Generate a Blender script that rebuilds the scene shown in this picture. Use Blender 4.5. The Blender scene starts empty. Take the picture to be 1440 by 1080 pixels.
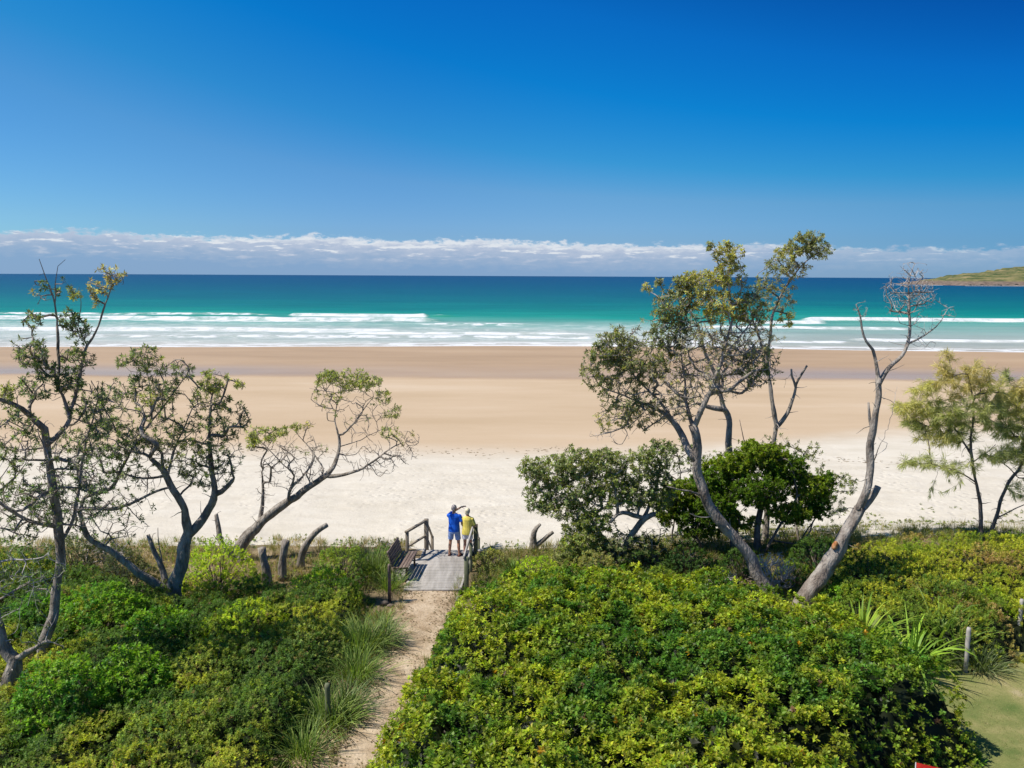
EXPO = 0.4
import bpy, bmesh, math, random
import numpy as np
from mathutils import Vector, Matrix
RS = np.random.RandomState
sc = bpy.context.scene
COL = sc.collection
# ------------------------------------------------------------------ camera
FPX = 1130.0; CAMZ = 12.5
PITCH = math.atan(152.5/FPX); ROLL = 0.00486
Fv = np.array([0, math.cos(PITCH), -math.sin(PITCH)])
R0 = np.array([1.0, 0, 0]); U0 = np.cross(R0, Fv)
Rv = R0*math.cos(ROLL)+U0*math.sin(ROLL); Uv = U0*math.cos(ROLL)-R0*math.sin(ROLL)
CAM = np.array([0, 0, CAMZ])
cd = bpy.data.cameras.new('camera'); cam = bpy.data.objects.new('camera', cd); COL.objects.link(cam)
cd.sensor_width = 36; cd.lens = 36*FPX/1440; cd.clip_end = 60000; cd.clip_start = 0.1
m = Matrix(((Rv[0], Uv[0], -Fv[0], 0), (Rv[1], Uv[1], -Fv[1], 0), (Rv[2], Uv[2], -Fv[2], CAMZ), (0, 0, 0, 1)))
cam.matrix_world = m; sc.camera = cam

def ray(px, py):
    return Fv*FPX+Rv*(px-720)-Uv*(py-540)
def at(px, py, D):
    """world point seen at photo pixel px,py at distance D (world y)"""
    d = ray(px, py); return CAM+d*(D/d[1])
def mpp(D):
    return D*1.03/FPX

# ------------------------------------------------------------------ noise
def _h(ix, iy, iz, s):
    n = (ix.astype(np.int64)*374761393+iy.astype(np.int64)*668265263+iz.astype(np.int64)*1274126177+s*974711) & 0xffffffff
    n = ((n ^ (n >> 13))*1274126177) & 0xffffffff
    n = ((n ^ (n >> 16))*2246822519) & 0xffffffff
    return ((n ^ (n >> 15)) & 0xffffff)/float(0xffffff)
def vn(x, y, z=0.0, s=0):
    x = np.asarray(x, float); y = np.asarray(y, float); z = np.zeros_like(x)+z
    ix, iy, iz = np.floor(x), np.floor(y), np.floor(z)
    fx, fy, fz = x-ix, y-iy, z-iz
    fx = fx*fx*(3-2*fx); fy = fy*fy*(3-2*fy); fz = fz*fz*(3-2*fz)
    r = 0
    for a in (0, 1):
        for b in (0, 1):
            for c in (0, 1):
                w = (fx if a else 1-fx)*(fy if b else 1-fy)*(fz if c else 1-fz)
                r = r+w*_h(ix+a, iy+b, iz+c, s)
    return r
def fbm(x, y, z=0.0, s=0, o=4):
    r = 0; a = 0.5; t = 0
    x = np.asarray(x, float); y = np.asarray(y, float)
    for k in range(o):
        r = r+a*vn(x*2**k+7.3*k, y*2**k+3.1*k, np.asarray(z)*2**k, s+k); t += a; a *= 0.5
    return r/t
def sst(a, b, x):
    t = np.clip((np.asarray(x, float)-a)/(b-a), 0, 1); return t*t*(3-2*t)

# ------------------------------------------------------------------ ground height
CX = [-200, -12, -6, 0, 6, 12, 20, 200]
CYC = [27.4, 27.4, 27.4, 27.6, 28.0, 28.8, 29.5, 29.5]      # where the dune front starts
def beach_z(x, y):
    return np.interp(y, [20, 32, 50, 95, 102, 141, 200, 400], [1.75, 1.6, 1.35, 0.62, 0.60, 0.0, -1.6, -4.0])
def ground_z(x, y):
    x = np.asarray(x, float); y = np.asarray(y, float)
    k2 = np.exp(-((x+2.1)/1.5)**4)       # the stairs cut through the dune front
    c = (np.interp(x, CX, CYC)+0.7*(fbm(x*0.35, y*0+4, s=5)-0.5))*(1-k2)+26.95*k2
    w = np.interp(x, [-30, 5, 14, 40], [3.6, 4.2, 6.5, 7])*(1-k2)+2.2*k2
    t = sst(0, 1, (y-c)/w)
    d = 3.0+0.22*(fbm(x*0.25, y*0.25, s=11)-0.5)
    # flat where the deck and stairs stand
    k = np.exp(-(((x+2.3)/2.2)**2+((y-25)/4.5)**2)**2)
    d = d*(1-k)+2.97*k
    b = beach_z(x, y)+0.10*(fbm(x*0.5, y*0.5, s=3)-0.5)*np.clip((60-y)/20, 0, 1)
    return d*(1-t)+b*t
def G(px, py, lift=0.0):
    """ground point seen at photo pixel"""
    d = ray(px, py); t = 0.0
    lo, hi = 5/d[1], 400/d[1]
    for i in range(400):
        tt = lo*(hi/lo)**(i/399.0)
        p = CAM+d*tt
        if p[2] < float(ground_z(p[0], p[1]))+lift:
            return p
    return CAM+d*hi

# ------------------------------------------------------------------ tagging and linking
def tag(o, label=None, cat=None, group=None, kind=None):
    if label: o['label'] = label
    if cat: o['category'] = cat
    if group: o['group'] = group
    if kind: o['kind'] = kind
    return o
def thing(name, label, cat, loc, rz=0.0, group=None):
    o = bpy.data.objects.new(name, None); COL.objects.link(o)
    o.location = Vector([float(v) for v in loc]); o.rotation_euler = (0, 0, rz); o.empty_display_size = 0.3
    return tag(o, label, cat, group)
def link(name, me, mat, parent=None, smooth=False):
    o = bpy.data.objects.new(name, me); COL.objects.link(o)
    if mat and not me.materials: me.materials.append(mat)
    if parent: o.parent = parent
    if smooth: me.polygons.foreach_set('use_smooth', [True]*len(me.polygons))
    return o

class Acc:
    """collects quads (and their colours) into one mesh"""
    def __init__(s): s.v = []; s.f = []; s.c = []; s.n = 0; s.t = []
    def add(s, v, f, c=None):
        v = np.asarray(v, float).reshape(-1, 3); f = np.asarray(f, int).reshape(-1, 4)
        s.v.append(v); s.f.append(f+s.n); s.n += len(v)
        if c is None: c = (1, 1, 1)
        c = np.asarray(c, float)
        if c.ndim == 1: c = np.tile(c, (len(v), 1))
        s.c.append(c)
    def mesh(s, name, origin=(0, 0, 0), color=True):
        v = np.concatenate(s.v)-np.asarray(origin, float); f = np.concatenate(s.f)
        me = bpy.data.meshes.new(name)
        me.vertices.add(len(v)); me.vertices.foreach_set('co', v.astype(np.float32).ravel())
        # quads whose last index repeats become triangles
        tri = f[:, 3] == f[:, 2]
        cnt = np.where(tri, 3, 4); st = np.concatenate([[0], np.cumsum(cnt)[:-1]])
        if tri.any():
            keep = np.ones(f.shape, bool); keep[tri, 3] = False
            li = f[keep]
        else: li = f.ravel()
        me.loops.add(len(li)); me.loops.foreach_set('vertex_index', li.astype(np.int32))
        me.polygons.add(len(f)); me.polygons.foreach_set('loop_start', st.astype(np.int32))
        try: me.polygons.foreach_set('loop_total', cnt.astype(np.int32))
        except Exception: pass
        if color:
            a = me.color_attributes.new('tint', 'FLOAT_COLOR', 'POINT')
            c = np.concatenate(s.c); c = np.hstack([c[:, :3], np.ones((len(c), 1))])
            a.data.foreach_set('color', c.astype(np.float32).ravel())
        me.update(calc_edges=True); me.validate()
        return me

def nrm(a):
    a = np.asarray(a, float); return a/(np.linalg.norm(a, axis=-1, keepdims=True)+1e-9)
def tube(acc, pts, rad, k=6, col=None, cap=True, rough=0.0, seed=0):
    pts = np.asarray(pts, float); n = len(pts); rad = np.zeros(n)+rad
    t = np.gradient(pts, axis=0); t = nrm(t)
    ref = np.array([0.31, 0.87, 0.38]) if abs(t[0] @ np.array([0.31, 0.87, 0.38])) < 0.9 else np.array([1.0, 0, 0])
    u = nrm(np.cross(t[0], ref)); V = []
    ang = np.arange(k)*2*math.pi/k
    for i in range(n):
        u = u-t[i]*(u @ t[i]); u = nrm(u); w = np.cross(t[i], u)
        rr = rad[i]
        if rough:
            rr = rad[i]*(1+rough*(vn(ang*1.3+seed, np.zeros(k)+i*0.45, s=seed % 97)-0.5)*2)[:, None]
        V.append(pts[i]+(np.cos(ang)[:, None]*u+np.sin(ang)[:, None]*w)*rr)
    V = np.concatenate(V)
    i, j = np.meshgrid(np.arange(n-1), np.arange(k), indexing='ij')
    a = i*k+j; b = i*k+(j+1) % k
    f = np.stack([a, b, b+k, a+k], -1).reshape(-1, 4)
    if cap:
        V = np.vstack([V, pts[0], pts[-1]]); e = n*k; j = np.arange(k); j2 = (j+1) % k
        z = np.zeros(k, int)
        f = np.vstack([f, np.stack([j2, j, z+e, z+e], -1), np.stack([(n-1)*k+j, (n-1)*k+j2, z+e+1, z+e+1], -1)])
    acc.add(V, f, col)
def box(acc, c, s, rot=None, col=None, bev=0.0):
    """box centred c, full size s, rot = 3x3"""
    s = np.asarray(s, float)/2
    b = min(bev, min(s)*0.45)
    if b > 0:
        V = []
        F = []
        bm = bmesh.new(); bmesh.ops.create_cube(bm, size=2)
        for v in bm.verts: v.co = Vector((v.co.x*s[0], v.co.y*s[1], v.co.z*s[2]))
        bmesh.ops.bevel(bm, geom=list(bm.edges), offset=b, segments=1, profile=0.5, affect='EDGES')
        bm.verts.index_update()
        V = np.array([v.co[:] for v in bm.verts]); F = []
        for f in bm.faces:
            ii = [v.index for v in f.verts]
            F.append(ii if len(ii) == 4 else ii+[ii[-1]])
        bm.free(); V = np.array(V)
    else:
        V = np.array([[x, y, z] for x in (-1, 1) for y in (-1, 1) for z in (-1, 1)])*s
        F = [[0, 1, 3, 2], [4, 6, 7, 5], [0, 4, 5, 1], [2, 3, 7, 6], [0, 2, 6, 4], [1, 5, 7, 3]]
    if rot is not None: V = V @ np.asarray(rot).T
    acc.add(V+np.asarray(c, float), F, col)
def rz3(a):
    return np.array([[math.cos(a), -math.sin(a), 0], [math.sin(a), math.cos(a), 0], [0, 0, 1]])
def beam(acc, a, b, w, h, bev=0.006):
    a = np.asarray(a, float); b = np.asarray(b, float); d = b-a; L = np.linalg.norm(d); y = d/L
    x = nrm(np.cross(y, [0, 0, 1.0])) if abs(y[2]) < 0.98 else np.array([1.0, 0, 0])
    z = np.cross(x, y)
    box(acc, (a+b)/2, (w, L, h), np.stack([x, y, z], 1), bev=bev)

# ------------------------------------------------------------------ foliage pieces
def leaf_quads(acc, base, d, n, L, W, col, droop=0.12):
    side = nrm(np.cross(d, n)); L = np.asarray(L)[..., None]*np.ones((len(base), 1)); W = np.asarray(W)[..., None]*np.ones((len(base), 1))
    mid = base+d*L*0.5
    p1 = mid+side*W/2+n*W*0.16; p3 = mid-side*W/2+n*W*0.16; p2 = base+d*L-n*L*droop
    V = np.stack([base, p1, p2, p3], 1).reshape(-1, 3)
    F = np.arange(len(V)).reshape(-1, 4)
    acc.add(V, F, np.repeat(col, 4, axis=0))
def perp(a, rs):
    r = nrm(rs.normal(size=a.shape)); return nrm(r-a*(r*a).sum(-1, keepdims=True))
def sprigs(acc, cen, ax, rs, k=10, L=0.07, W=0.03, th=(25, 85), col=(0.05, 0.1, 0.02), cvar=0.25, stem=0.05, droop=0.12):
    """rosettes of k leaves round axis ax at points cen"""
    cen = np.asarray(cen, float); ax = nrm(ax); n = len(cen)
    if n == 0: return
    col = np.asarray(col, float)
    if col.ndim == 1: col = np.tile(col, (n, 1))
    C = np.repeat(cen, k, 0); A = np.repeat(ax, k, 0); cc = np.repeat(col, k, 0)
    p0 = perp(ax, rs); q0 = np.cross(ax, p0)
    az = (np.arange(k)*2.399)[None, :]+rs.uniform(0, 6.3, (n, 1))+rs.normal(0, 0.3, (n, k)); az = az.ravel()[:, None]
    pr = np.repeat(p0, k, 0)*np.cos(az)+np.repeat(q0, k, 0)*np.sin(az)
    rank = np.tile(np.linspace(0, 1, k), n)+rs.normal(0, 0.12, n*k)
    t = np.radians(th[0]+(th[1]-th[0])*np.clip(rank, -0.1, 1.15))[:, None]
    d = nrm(A*np.cos(t)+pr*np.sin(t)+rs.normal(0, 0.09, (n*k, 3)))
    nn = nrm(A*np.sin(t)-pr*np.cos(t)+rs.normal(0, 0.22, (n*k, 3)))
    nn = nrm(nn-d*(nn*d).sum(-1, keepdims=True))
    base = C-A*(stem*np.clip(rank, 0, 1.2))[:, None]
    s = rs.uniform(0.65, 1.25, n*k)
    v = (1+rs.normal(0, cvar, (n*k, 1))).clip(0.35, 1.9)
    cc = cc*v*(1+rs.normal(0, 0.08, (n*k, 3)))
    leaf_quads(acc, base, d, nn, L*s, W*s*rs.uniform(0.85, 1.15, n*k), np.clip(cc, 0.002, 1), droop)
def blades(acc, base, d, rs, L, W, bend, col, seg=4):
    """arching strap leaves: start direction d (mostly up), bend outward by gravity"""
    n = len(base); L = np.zeros(n)+L; W = np.zeros(n)+W; bend = np.zeros(n)+bend
    d = nrm(d); pos = base.copy(); rows = []
    side = nrm(np.cross(d, np.array([0, 0, 1.0]))+rs.normal(0, 0.15, (n, 3)))
    for i in range(seg+1):
        f = i/seg
        w = W*(0.75+0.5*f if f < 0.4 else (1-f)**0.8*1.3+0.03)
        rows.append(np.stack([pos-side*w[:, None]/2, pos+side*w[:, None]/2], 1))
        pos = pos+d*(L/seg)[:, None]
        d = nrm(d+np.array([0, 0, -1.0])*(bend*(0.35+f))[:, None])
    V = np.stack(rows, 1)  # n, seg+1, 2, 3
    V = V.reshape(-1, 3); b = (np.arange(n)*(2*(seg+1)))[:, None]; F = []
    for i in range(seg):
        F.append(b+np.array([[2*i, 2*i+1, 2*i+3, 2*i+2]]))
    F = np.stack(F, 1).reshape(-1, 4)
    acc.add(V, F, np.repeat(col, 2*(seg+1), axis=0))

# ------------------------------------------------------------------ materials
def new_mat(name):
    mt = bpy.data.materials.new(name); mt.use_nodes = True; nt = mt.node_tree
    b = nt.nodes['Principled BSDF']; return mt, nt, b
def nd(nt, t, **kw):
    n = nt.nodes.new(t)
    for k, v in kw.items():
        if k in n.inputs.keys(): n.inputs[k].default_value = v
        else: setattr(n, k, v)
    return n
def ramp(nt, stops, src=None, interp='LINEAR'):
    r = nt.nodes.new('ShaderNodeValToRGB'); r.color_ramp.interpolation = interp
    e = r.color_ramp.elements
    while len(e) < len(stops): e.new(0.5)
    for i, (p, c) in enumerate(stops):
        e[i].position = p
        e[i].color = (c, c, c, 1) if not hasattr(c, '__len__') else (c[0], c[1], c[2], 1)
    if src is not None: nt.links.new(src, r.inputs[0])
    return r
def leaf_mat(name, trans=0.35, rough=0.45, spec=0.35):
    mt, nt, b = new_mat(name)
    at_ = nd(nt, 'ShaderNodeAttribute', attribute_name='tint')
    nt.links.new(at_.outputs['Color'], b.inputs['Base Color'])
    b.inputs['Roughness'].default_value = rough; b.inputs['Specular IOR Level'].default_value = spec
    tr = nd(nt, 'ShaderNodeBsdfTranslucent')
    hs = nd(nt, 'ShaderNodeMixRGB', blend_type='MULTIPLY', Fac=1.0); hs.inputs['Color2'].default_value = (1.25, 1.3, 0.5, 1)
    nt.links.new(at_.outputs['Color'], hs.inputs['Color1']); nt.links.new(hs.outputs[0], tr.inputs['Color'])
    mx = nd(nt, 'ShaderNodeMixShader'); mx.inputs[0].default_value = trans
    nt.links.new(b.outputs[0], mx.inputs[1]); nt.links.new(tr.outputs[0], mx.inputs[2])
    nt.links.new(mx.outputs[0], nt.nodes['Material Output'].inputs['Surface'])
    return mt
def noisy_mat(name, stops, scale=4.0, rough=0.8, bump=0.4, bscale=30.0, stretch=(1, 1, 1), spec=0.3, bdist=0.02, detail=6):
    mt, nt, b = new_mat(name)
    tc = nd(nt, 'ShaderNodeTexCoord'); mp = nd(nt, 'ShaderNodeMapping'); mp.inputs['Scale'].default_value = stretch
    nt.links.new(tc.outputs['Object'], mp.inputs[0])
    n = nd(nt, 'ShaderNodeTexNoise', Scale=scale, Detail=detail, Roughness=0.6); nt.links.new(mp.outputs[0], n.inputs['Vector'])
    r = ramp(nt, stops, n.outputs['Fac']); nt.links.new(r.outputs[0], b.inputs['Base Color'])
    b.inputs['Roughness'].default_value = rough; b.inputs['Specular IOR Level'].default_value = spec
    n2 = nd(nt, 'ShaderNodeTexNoise', Scale=bscale, Detail=5.0); nt.links.new(mp.outputs[0], n2.inputs['Vector'])
    bp = nd(nt, 'ShaderNodeBump', Strength=bump, Distance=bdist); nt.links.new(n2.outputs['Fac'], bp.inputs['Height'])
    nt.links.new(bp.outputs[0], b.inputs['Normal'])
    return mt
M = {}
M['leaf_gloss'] = leaf_mat('glossy_leaf', 0.48, 0.45, 0.28)
M['leaf_dull'] = leaf_mat('dull_leaf', 0.48, 0.6, 0.25)
M['leaf_banksia'] = leaf_mat('leathery_leaf', 0.46, 0.5, 0.4)
M['grass'] = leaf_mat('grass_blade', 0.35, 0.5, 0.3)
M['bark'] = noisy_mat('grey_bark', [(0.28, (0.10, 0.08, 0.062)), (0.45, (0.24, 0.205, 0.165)), (0.6, (0.38, 0.335, 0.28)), (0.75, (0.48, 0.43, 0.365))], 7, 0.9, 1.0, 22, (1, 1, 0.35), 0.15, 0.06)
M['bark_dark'] = noisy_mat('dark_bark', [(0.3, (0.06, 0.045, 0.035)), (0.5, (0.15, 0.118, 0.095)), (0.7, (0.27, 0.23, 0.20))], 6, 0.9, 0.8, 22, (1, 1, 0.5), 0.15, 0.02)
M['bark_pale'] = noisy_mat('pale_bark', [(0.3, (0.09, 0.07, 0.055)), (0.42, (0.21, 0.175, 0.145)), (0.56, (0.33, 0.29, 0.245)), (0.72, (0.43, 0.39, 0.34))], 4.0, 0.85, 1.0, 18, (1, 1, 0.4), 0.2, 0.06)
M['twig'] = noisy_mat('twig_bark', [(0.3, (0.19, 0.15, 0.12)), (0.6, (0.36, 0.305, 0.25)), (0.8, (0.47, 0.41, 0.35))], 3, 0.9, 0.0, 20, spec=0.1)
M['twig_pale'] = noisy_mat('dead_twig', [(0.3, (0.27, 0.24, 0.22)), (0.6, (0.45, 0.42, 0.39)), (0.8, (0.58, 0.55, 0.51))], 3, 0.9, 0.0, 20, spec=0.1)
M['twig_light'] = noisy_mat('light_twig', [(0.3, (0.22, 0.185, 0.16)), (0.6, (0.40, 0.355, 0.31)), (0.8, (0.52, 0.48, 0.43))], 3, 0.9, 0.0, 20, spec=0.1)
M['wood'] = noisy_mat('weathered_wood', [(0.3, (0.17, 0.135, 0.095)), (0.55, (0.30, 0.25, 0.185)), (0.75, (0.42, 0.36, 0.28))], 7, 0.85, 0.5, 60, (1, 1, 0.25), 0.2, 0.004)
M['wood_grey'] = noisy_mat('grey_weathered_wood', [(0.3, (0.26, 0.24, 0.21)), (0.55, (0.40, 0.37, 0.335)), (0.75, (0.5, 0.47, 0.43))], 5, 0.85, 0.5, 50, (1, 0.15, 1), 0.2, 0.004)
M['wood_dark'] = noisy_mat('dark_stained_wood', [(0.3, (0.10, 0.07, 0.055)), (0.55, (0.19, 0.135, 0.11)), (0.75, (0.29, 0.22, 0.185))], 7, 0.7, 0.4, 60, (1, 0.2, 1), 0.3, 0.004)
M['wood_green'] = noisy_mat('treated_pine', [(0.3, (0.10, 0.115, 0.06)), (0.55, (0.19, 0.20, 0.12)), (0.75, (0.30, 0.30, 0.21))], 7, 0.85, 0.5, 60, (1, 1, 0.25), 0.2, 0.004)
# ------------------------------------------------------------------ sun, sky, clouds
SUN_EL = math.radians(56); SUNV = Vector((-math.cos(SUN_EL), -0.10, math.sin(SUN_EL))).normalized()
sd = bpy.data.lights.new('sun', 'SUN'); sun = bpy.data.objects.new('sun', sd); COL.objects.link(sun)
sd.energy = 4.4; sd.angle = math.radians(0.5); sd.color = (1.0, 0.94, 0.85)
sun.rotation_euler = SUNV.to_track_quat('Z', 'Y').to_euler()
w = bpy.data.worlds.new('World'); sc.world = w; w.use_nodes = True; nt = w.node_tree
bg = nt.nodes['Background']; bg.inputs[1].default_value = 0.12
sky = nd(nt, 'ShaderNodeTexSky'); sky.sky_type = 'NISHITA'; sky.sun_disc = False
sky.sun_elevation = SUN_EL; sky.sun_rotation = math.atan2(SUNV.x, SUNV.y)
sky.air_density = 1.0; sky.dust_density = 0.15; sky.ozone_density = 3.0; sky.altitude = 0
hs = nd(nt, 'ShaderNodeHueSaturation', Saturation=1.32, Value=0.92); nt.links.new(sky.outputs[0], hs.inputs['Color'])
tc = nd(nt, 'ShaderNodeTexCoord')
sx = nd(nt, 'ShaderNodeSeparateXYZ'); nt.links.new(tc.outputs['Generated'], sx.inputs[0])
def mth(nt, op, a, b=None, c=None, clamp=False):
    n = nt.nodes.new('ShaderNodeMath'); n.operation = op; n.use_clamp = clamp
    for i, q in enumerate((a, b, c)):
        if q is None: continue
        if isinstance(q, (int, float)): n.inputs[i].default_value = q
        else: nt.links.new(q, n.inputs[i])
    return n.outputs[0]
def mrange(nt, v, a, b, c=0.0, d=1.0, smooth=True):
    n = nt.nodes.new('ShaderNodeMapRange'); n.interpolation_type = 'SMOOTHSTEP' if smooth else 'LINEAR'
    nt.links.new(v, n.inputs[0])
    for i, q in enumerate((a, b, c, d)):
        if isinstance(q, (int, float)): n.inputs[i+1].default_value = q
        else: nt.links.new(q, n.inputs[i+1])
    return n.outputs[0]
EL = sx.outputs['Z']; AZ = mth(nt, 'ARCTAN2', sx.outputs['X'], sx.outputs['Y'])
def cnoise(sa, se, scale, detail, off=0.0, rough=0.55):
    cx = nt.nodes.new('ShaderNodeCombineXYZ')
    nt.links.new(mth(nt, 'MULTIPLY', AZ, sa), cx.inputs[0]); nt.links.new(mth(nt, 'MULTIPLY', EL, se), cx.inputs[1]); cx.inputs[2].default_value = off
    n = nd(nt, 'ShaderNodeTexNoise', Scale=scale, Detail=detail, Roughness=rough); nt.links.new(cx.outputs[0], n.inputs['Vector']); return n.outputs['Fac']
# deepen the clear sky with height, as the photograph's does
up = mrange(nt, mth(nt, 'ADD', EL, mth(nt, 'MULTIPLY', AZ, mrange(nt, EL, 0.0, 0.25, 0.0, 0.20))), 0.0, 0.46, 0.0, 1.0, False)
grad = ramp(nt, [(0.04, (0.272, 0.462, 0.90)), (0.10, (0.30, 0.46, 0.79)), (0.22, (0.33, 0.525, 0.745)), (0.32, (0.15, 0.544, 0.766)), (0.50, (0.028, 0.541, 0.828)), (0.67, (0.03, 0.49, 0.83)), (0.91, (0.03, 0.30, 0.62))], up)
mu = nd(nt, 'ShaderNodeMixRGB', blend_type='MULTIPLY', Fac=1.0); nt.links.new(hs.outputs[0], mu.inputs[1]); zen = nd(nt, 'ShaderNodeMixRGB'); nt.links.new(mrange(nt, EL, 0.42, 0.72, 0.0, 0.85), zen.inputs[0]); nt.links.new(grad.outputs[0], zen.inputs[1]); zen.inputs[2].default_value = (0.95, 0.9, 0.85, 1); nt.links.new(zen.outputs[0], mu.inputs[2])
# cloud bank low over the sea
big = cnoise(5.0, 0.0, 1.0, 3.0, 0.0); fine = cnoise(60.0, 150.0, 1.0, 6.0, 4.0, 0.62); med = cnoise(14, 30, 1.0, 4.0, 2.0)
azt = mth(nt, 'SUBTRACT', mrange(nt, AZ, -0.6, 0.62, 0.045, 0.034, False), mrange(nt, mth(nt, 'ABSOLUTE', mth(nt, 'ADD', AZ, 0.15)), 0.1, 0.5, -0.003, 0.002))
mid_b = mth(nt, 'MULTIPLY', mth(nt, 'SUBTRACT', big, 0.5), 0.02)
topc = mth(nt, 'ADD', azt, mid_b)
topc = mth(nt, 'ADD', topc, mth(nt, 'MULTIPLY', mth(nt, 'SUBTRACT', fine, 0.5), 0.024))
topc = mth(nt, 'ADD', topc, mth(nt, 'MULTIPLY', mth(nt, 'SUBTRACT', med, 0.5), 0.014))
below = mth(nt, 'SUBTRACT', topc, EL)                       # > 0 inside the bank
dens = mrange(nt, below, -0.0016, 0.0045)
crest = mrange(nt, below, 0.002, 0.036, 0.0, 1.0, False)                     # 0 at the sunlit crest, 1 deep in the bank
wsp = mrange(nt, cnoise(30, 190, 1.0, 5.0, 9.0, 0.6), 0.50, 0.68, 0.0, 0.55)
dark = mth(nt, 'SUBTRACT', mth(nt, 'ADD', crest, mrange(nt, mth(nt, 'ABSOLUTE', mth(nt, 'ADD', AZ, 0.05)), 0.1, 0.6, 0.0, 0.28)), mth(nt, 'MULTIPLY', wsp, mrange(nt, EL, 0.004, 0.03)), None, True)
cc = ramp(nt, [(0.0, (4.9, 5.1, 5.4)), (0.26, (3.0, 3.45, 4.35)), (0.6, (2.1, 2.8, 3.95)), (1.0, (1.5, 2.4, 3.8))], dark)
rfade = mrange(nt, AZ, 0.05, 0.62, 0.92, 0.55)
dfac = mth(nt, 'MULTIPLY', dens, rfade)
rd = nd(nt, 'ShaderNodeMixRGB', blend_type='MULTIPLY'); nt.links.new(mrange(nt, AZ, 0.0, 0.75, 0.0, 1.0), rd.inputs[0]); nt.links.new(mu.outputs[0], rd.inputs[1]); rd.inputs[2].default_value = (0.45, 0.68, 0.80, 1)
ld = nd(nt, 'ShaderNodeMixRGB', blend_type='MULTIPLY'); nt.links.new(mrange(nt, AZ, -0.1, -0.65, 0.0, 1.0), ld.inputs[0]); nt.links.new(rd.outputs[0], ld.inputs[1]); ld.inputs[2].default_value = (1.15, 1.22, 1.02, 1)
cm = nd(nt, 'ShaderNodeMixRGB', blend_type='MIX'); nt.links.new(dfac, cm.inputs[0]); nt.links.new(ld.outputs[0], cm.inputs[1]); nt.links.new(cc.outputs[0], cm.inputs[2])
nt.links.new(cm.outputs[0], bg.inputs[0])

# ------------------------------------------------------------------ terrain sheets
def grid_mesh(name, X, Y, Z, mat, kind='structure', smooth=True, cols=None):
    """X, Y, Z: 2-D arrays"""
    ny, nx = X.shape; a = Acc()
    i, j = np.meshgrid(np.arange(ny-1), np.arange(nx-1), indexing='ij'); q = i*nx+j
    F = np.stack([q, q+1, q+nx+1, q+nx], -1).reshape(-1, 4)
    a.add(np.stack([X, Y, Z], -1).reshape(-1, 3), F, cols)
    me = a.mesh(name, color=cols is not None)
    o = link(name, me, mat, None, smooth); tag(o, kind=kind); return o
def axis(*segs):
    out = []
    for a, b, s in segs: out += list(np.arange(a, b, s))
    out.append(segs[-1][1]); return np.array(out)

# dune soil
mt, nt, b = new_mat('dune_soil'); M['soil'] = mt
tc = nd(nt, 'ShaderNodeTexCoord'); O = tc.outputs['Object']
n1 = nd(nt, 'ShaderNodeTexNoise', Scale=0.8, Detail=8.0, Roughness=0.65); nt.links.new(O, n1.inputs['Vector'])
r1 = ramp(nt, [(0.32, (0.07, 0.055, 0.03)), (0.48, (0.20, 0.145, 0.075)), (0.6, (0.36, 0.27, 0.15)), (0.75, (0.50, 0.42, 0.30))], n1.outputs['Fac'])
n2 = nd(nt, 'ShaderNodeTexNoise', Scale=18.0, Detail=6.0, Roughness=0.7); nt.links.new(O, n2.inputs['Vector'])
mx = nd(nt, 'ShaderNodeMixRGB', blend_type='OVERLAY', Fac=0.8); nt.links.new(r1.outputs[0], mx.inputs[1]); nt.links.new(n2.outputs['Fac'], mx.inputs[2])
nt.links.new(mx.outputs[0], b.inputs['Base Color']); b.inputs['Roughness'].default_value = 0.95
bp = nd(nt, 'ShaderNodeBump', Strength=0.8, Distance=0.05); nt.links.new(n2.outputs['Fac'], bp.inputs['Height']); nt.links.new(bp.outputs[0], b.inputs['Normal'])

# beach sand: pale dry sand, honey damp sand, mauve wet sand
mt, nt, b = new_mat('beach_sand'); M['sand'] = mt
geo = nd(nt, 'ShaderNodeNewGeometry'); sp = nd(nt, 'ShaderNodeSeparateXYZ'); nt.links.new(geo.outputs['Position'], sp.inputs[0])
def pnoise(nt, src, sx_, sy_, scale, detail=4.0, rough=0.55, off=(0, 0, 0)):
    mp = nd(nt, 'ShaderNodeMapping'); mp.inputs['Scale'].default_value = (sx_, sy_, 1); mp.inputs['Location'].default_value = off
    nt.links.new(src, mp.inputs[0])
    n = nd(nt, 'ShaderNodeTexNoise', Scale=scale, Detail=detail, Roughness=rough); nt.links.new(mp.outputs[0], n.inputs['Vector']); return n.outputs['Fac']
PO = geo.outputs['Position']
X_, Y_ = sp.outputs[0], sp.outputs[1]
edge = pnoise(nt, PO, 0.04, 0.05, 1.0, 3.0); edge2 = pnoise(nt, PO, 0.5, 0.5, 1.0, 4.0); streak = pnoise(nt, PO, 0.035, 0.12, 1.0, 7.0, 0.62); fine = pnoise(nt, PO, 3, 3, 2.0, 6.0, 0.7)
grain = pnoise(nt, PO, 14, 14, 2.0, 4.0, 0.75)
yd = mth(nt, 'ADD', Y_, mth(nt, 'MULTIPLY', mth(nt, 'SUBTRACT', edge, 0.5), -7.0))
yd = mth(nt, 'ADD', yd, mth(nt, 'MULTIPLY', mth(nt, 'SUBTRACT', edge2, 0.5), 1.6))
yd = mth(nt, 'SUBTRACT', yd, mrange(nt, X_, 3.0, 34.0, 0.0, 9.0))
damp = mrange(nt, yd, 46.5, 54.0)
dry = ramp(nt, [(0.3, (0.53, 0.475, 0.38)), (0.55, (0.595, 0.54, 0.445)), (0.75, (0.635, 0.585, 0.49))], pnoise(nt, PO, 0.35, 0.9, 1.0, 7.0, 0.65))
honey = ramp(nt, [(0.3, (0.44, 0.325, 0.205)), (0.55, (0.495, 0.375, 0.25)), (0.75, (0.54, 0.425, 0.30))], streak)
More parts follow.
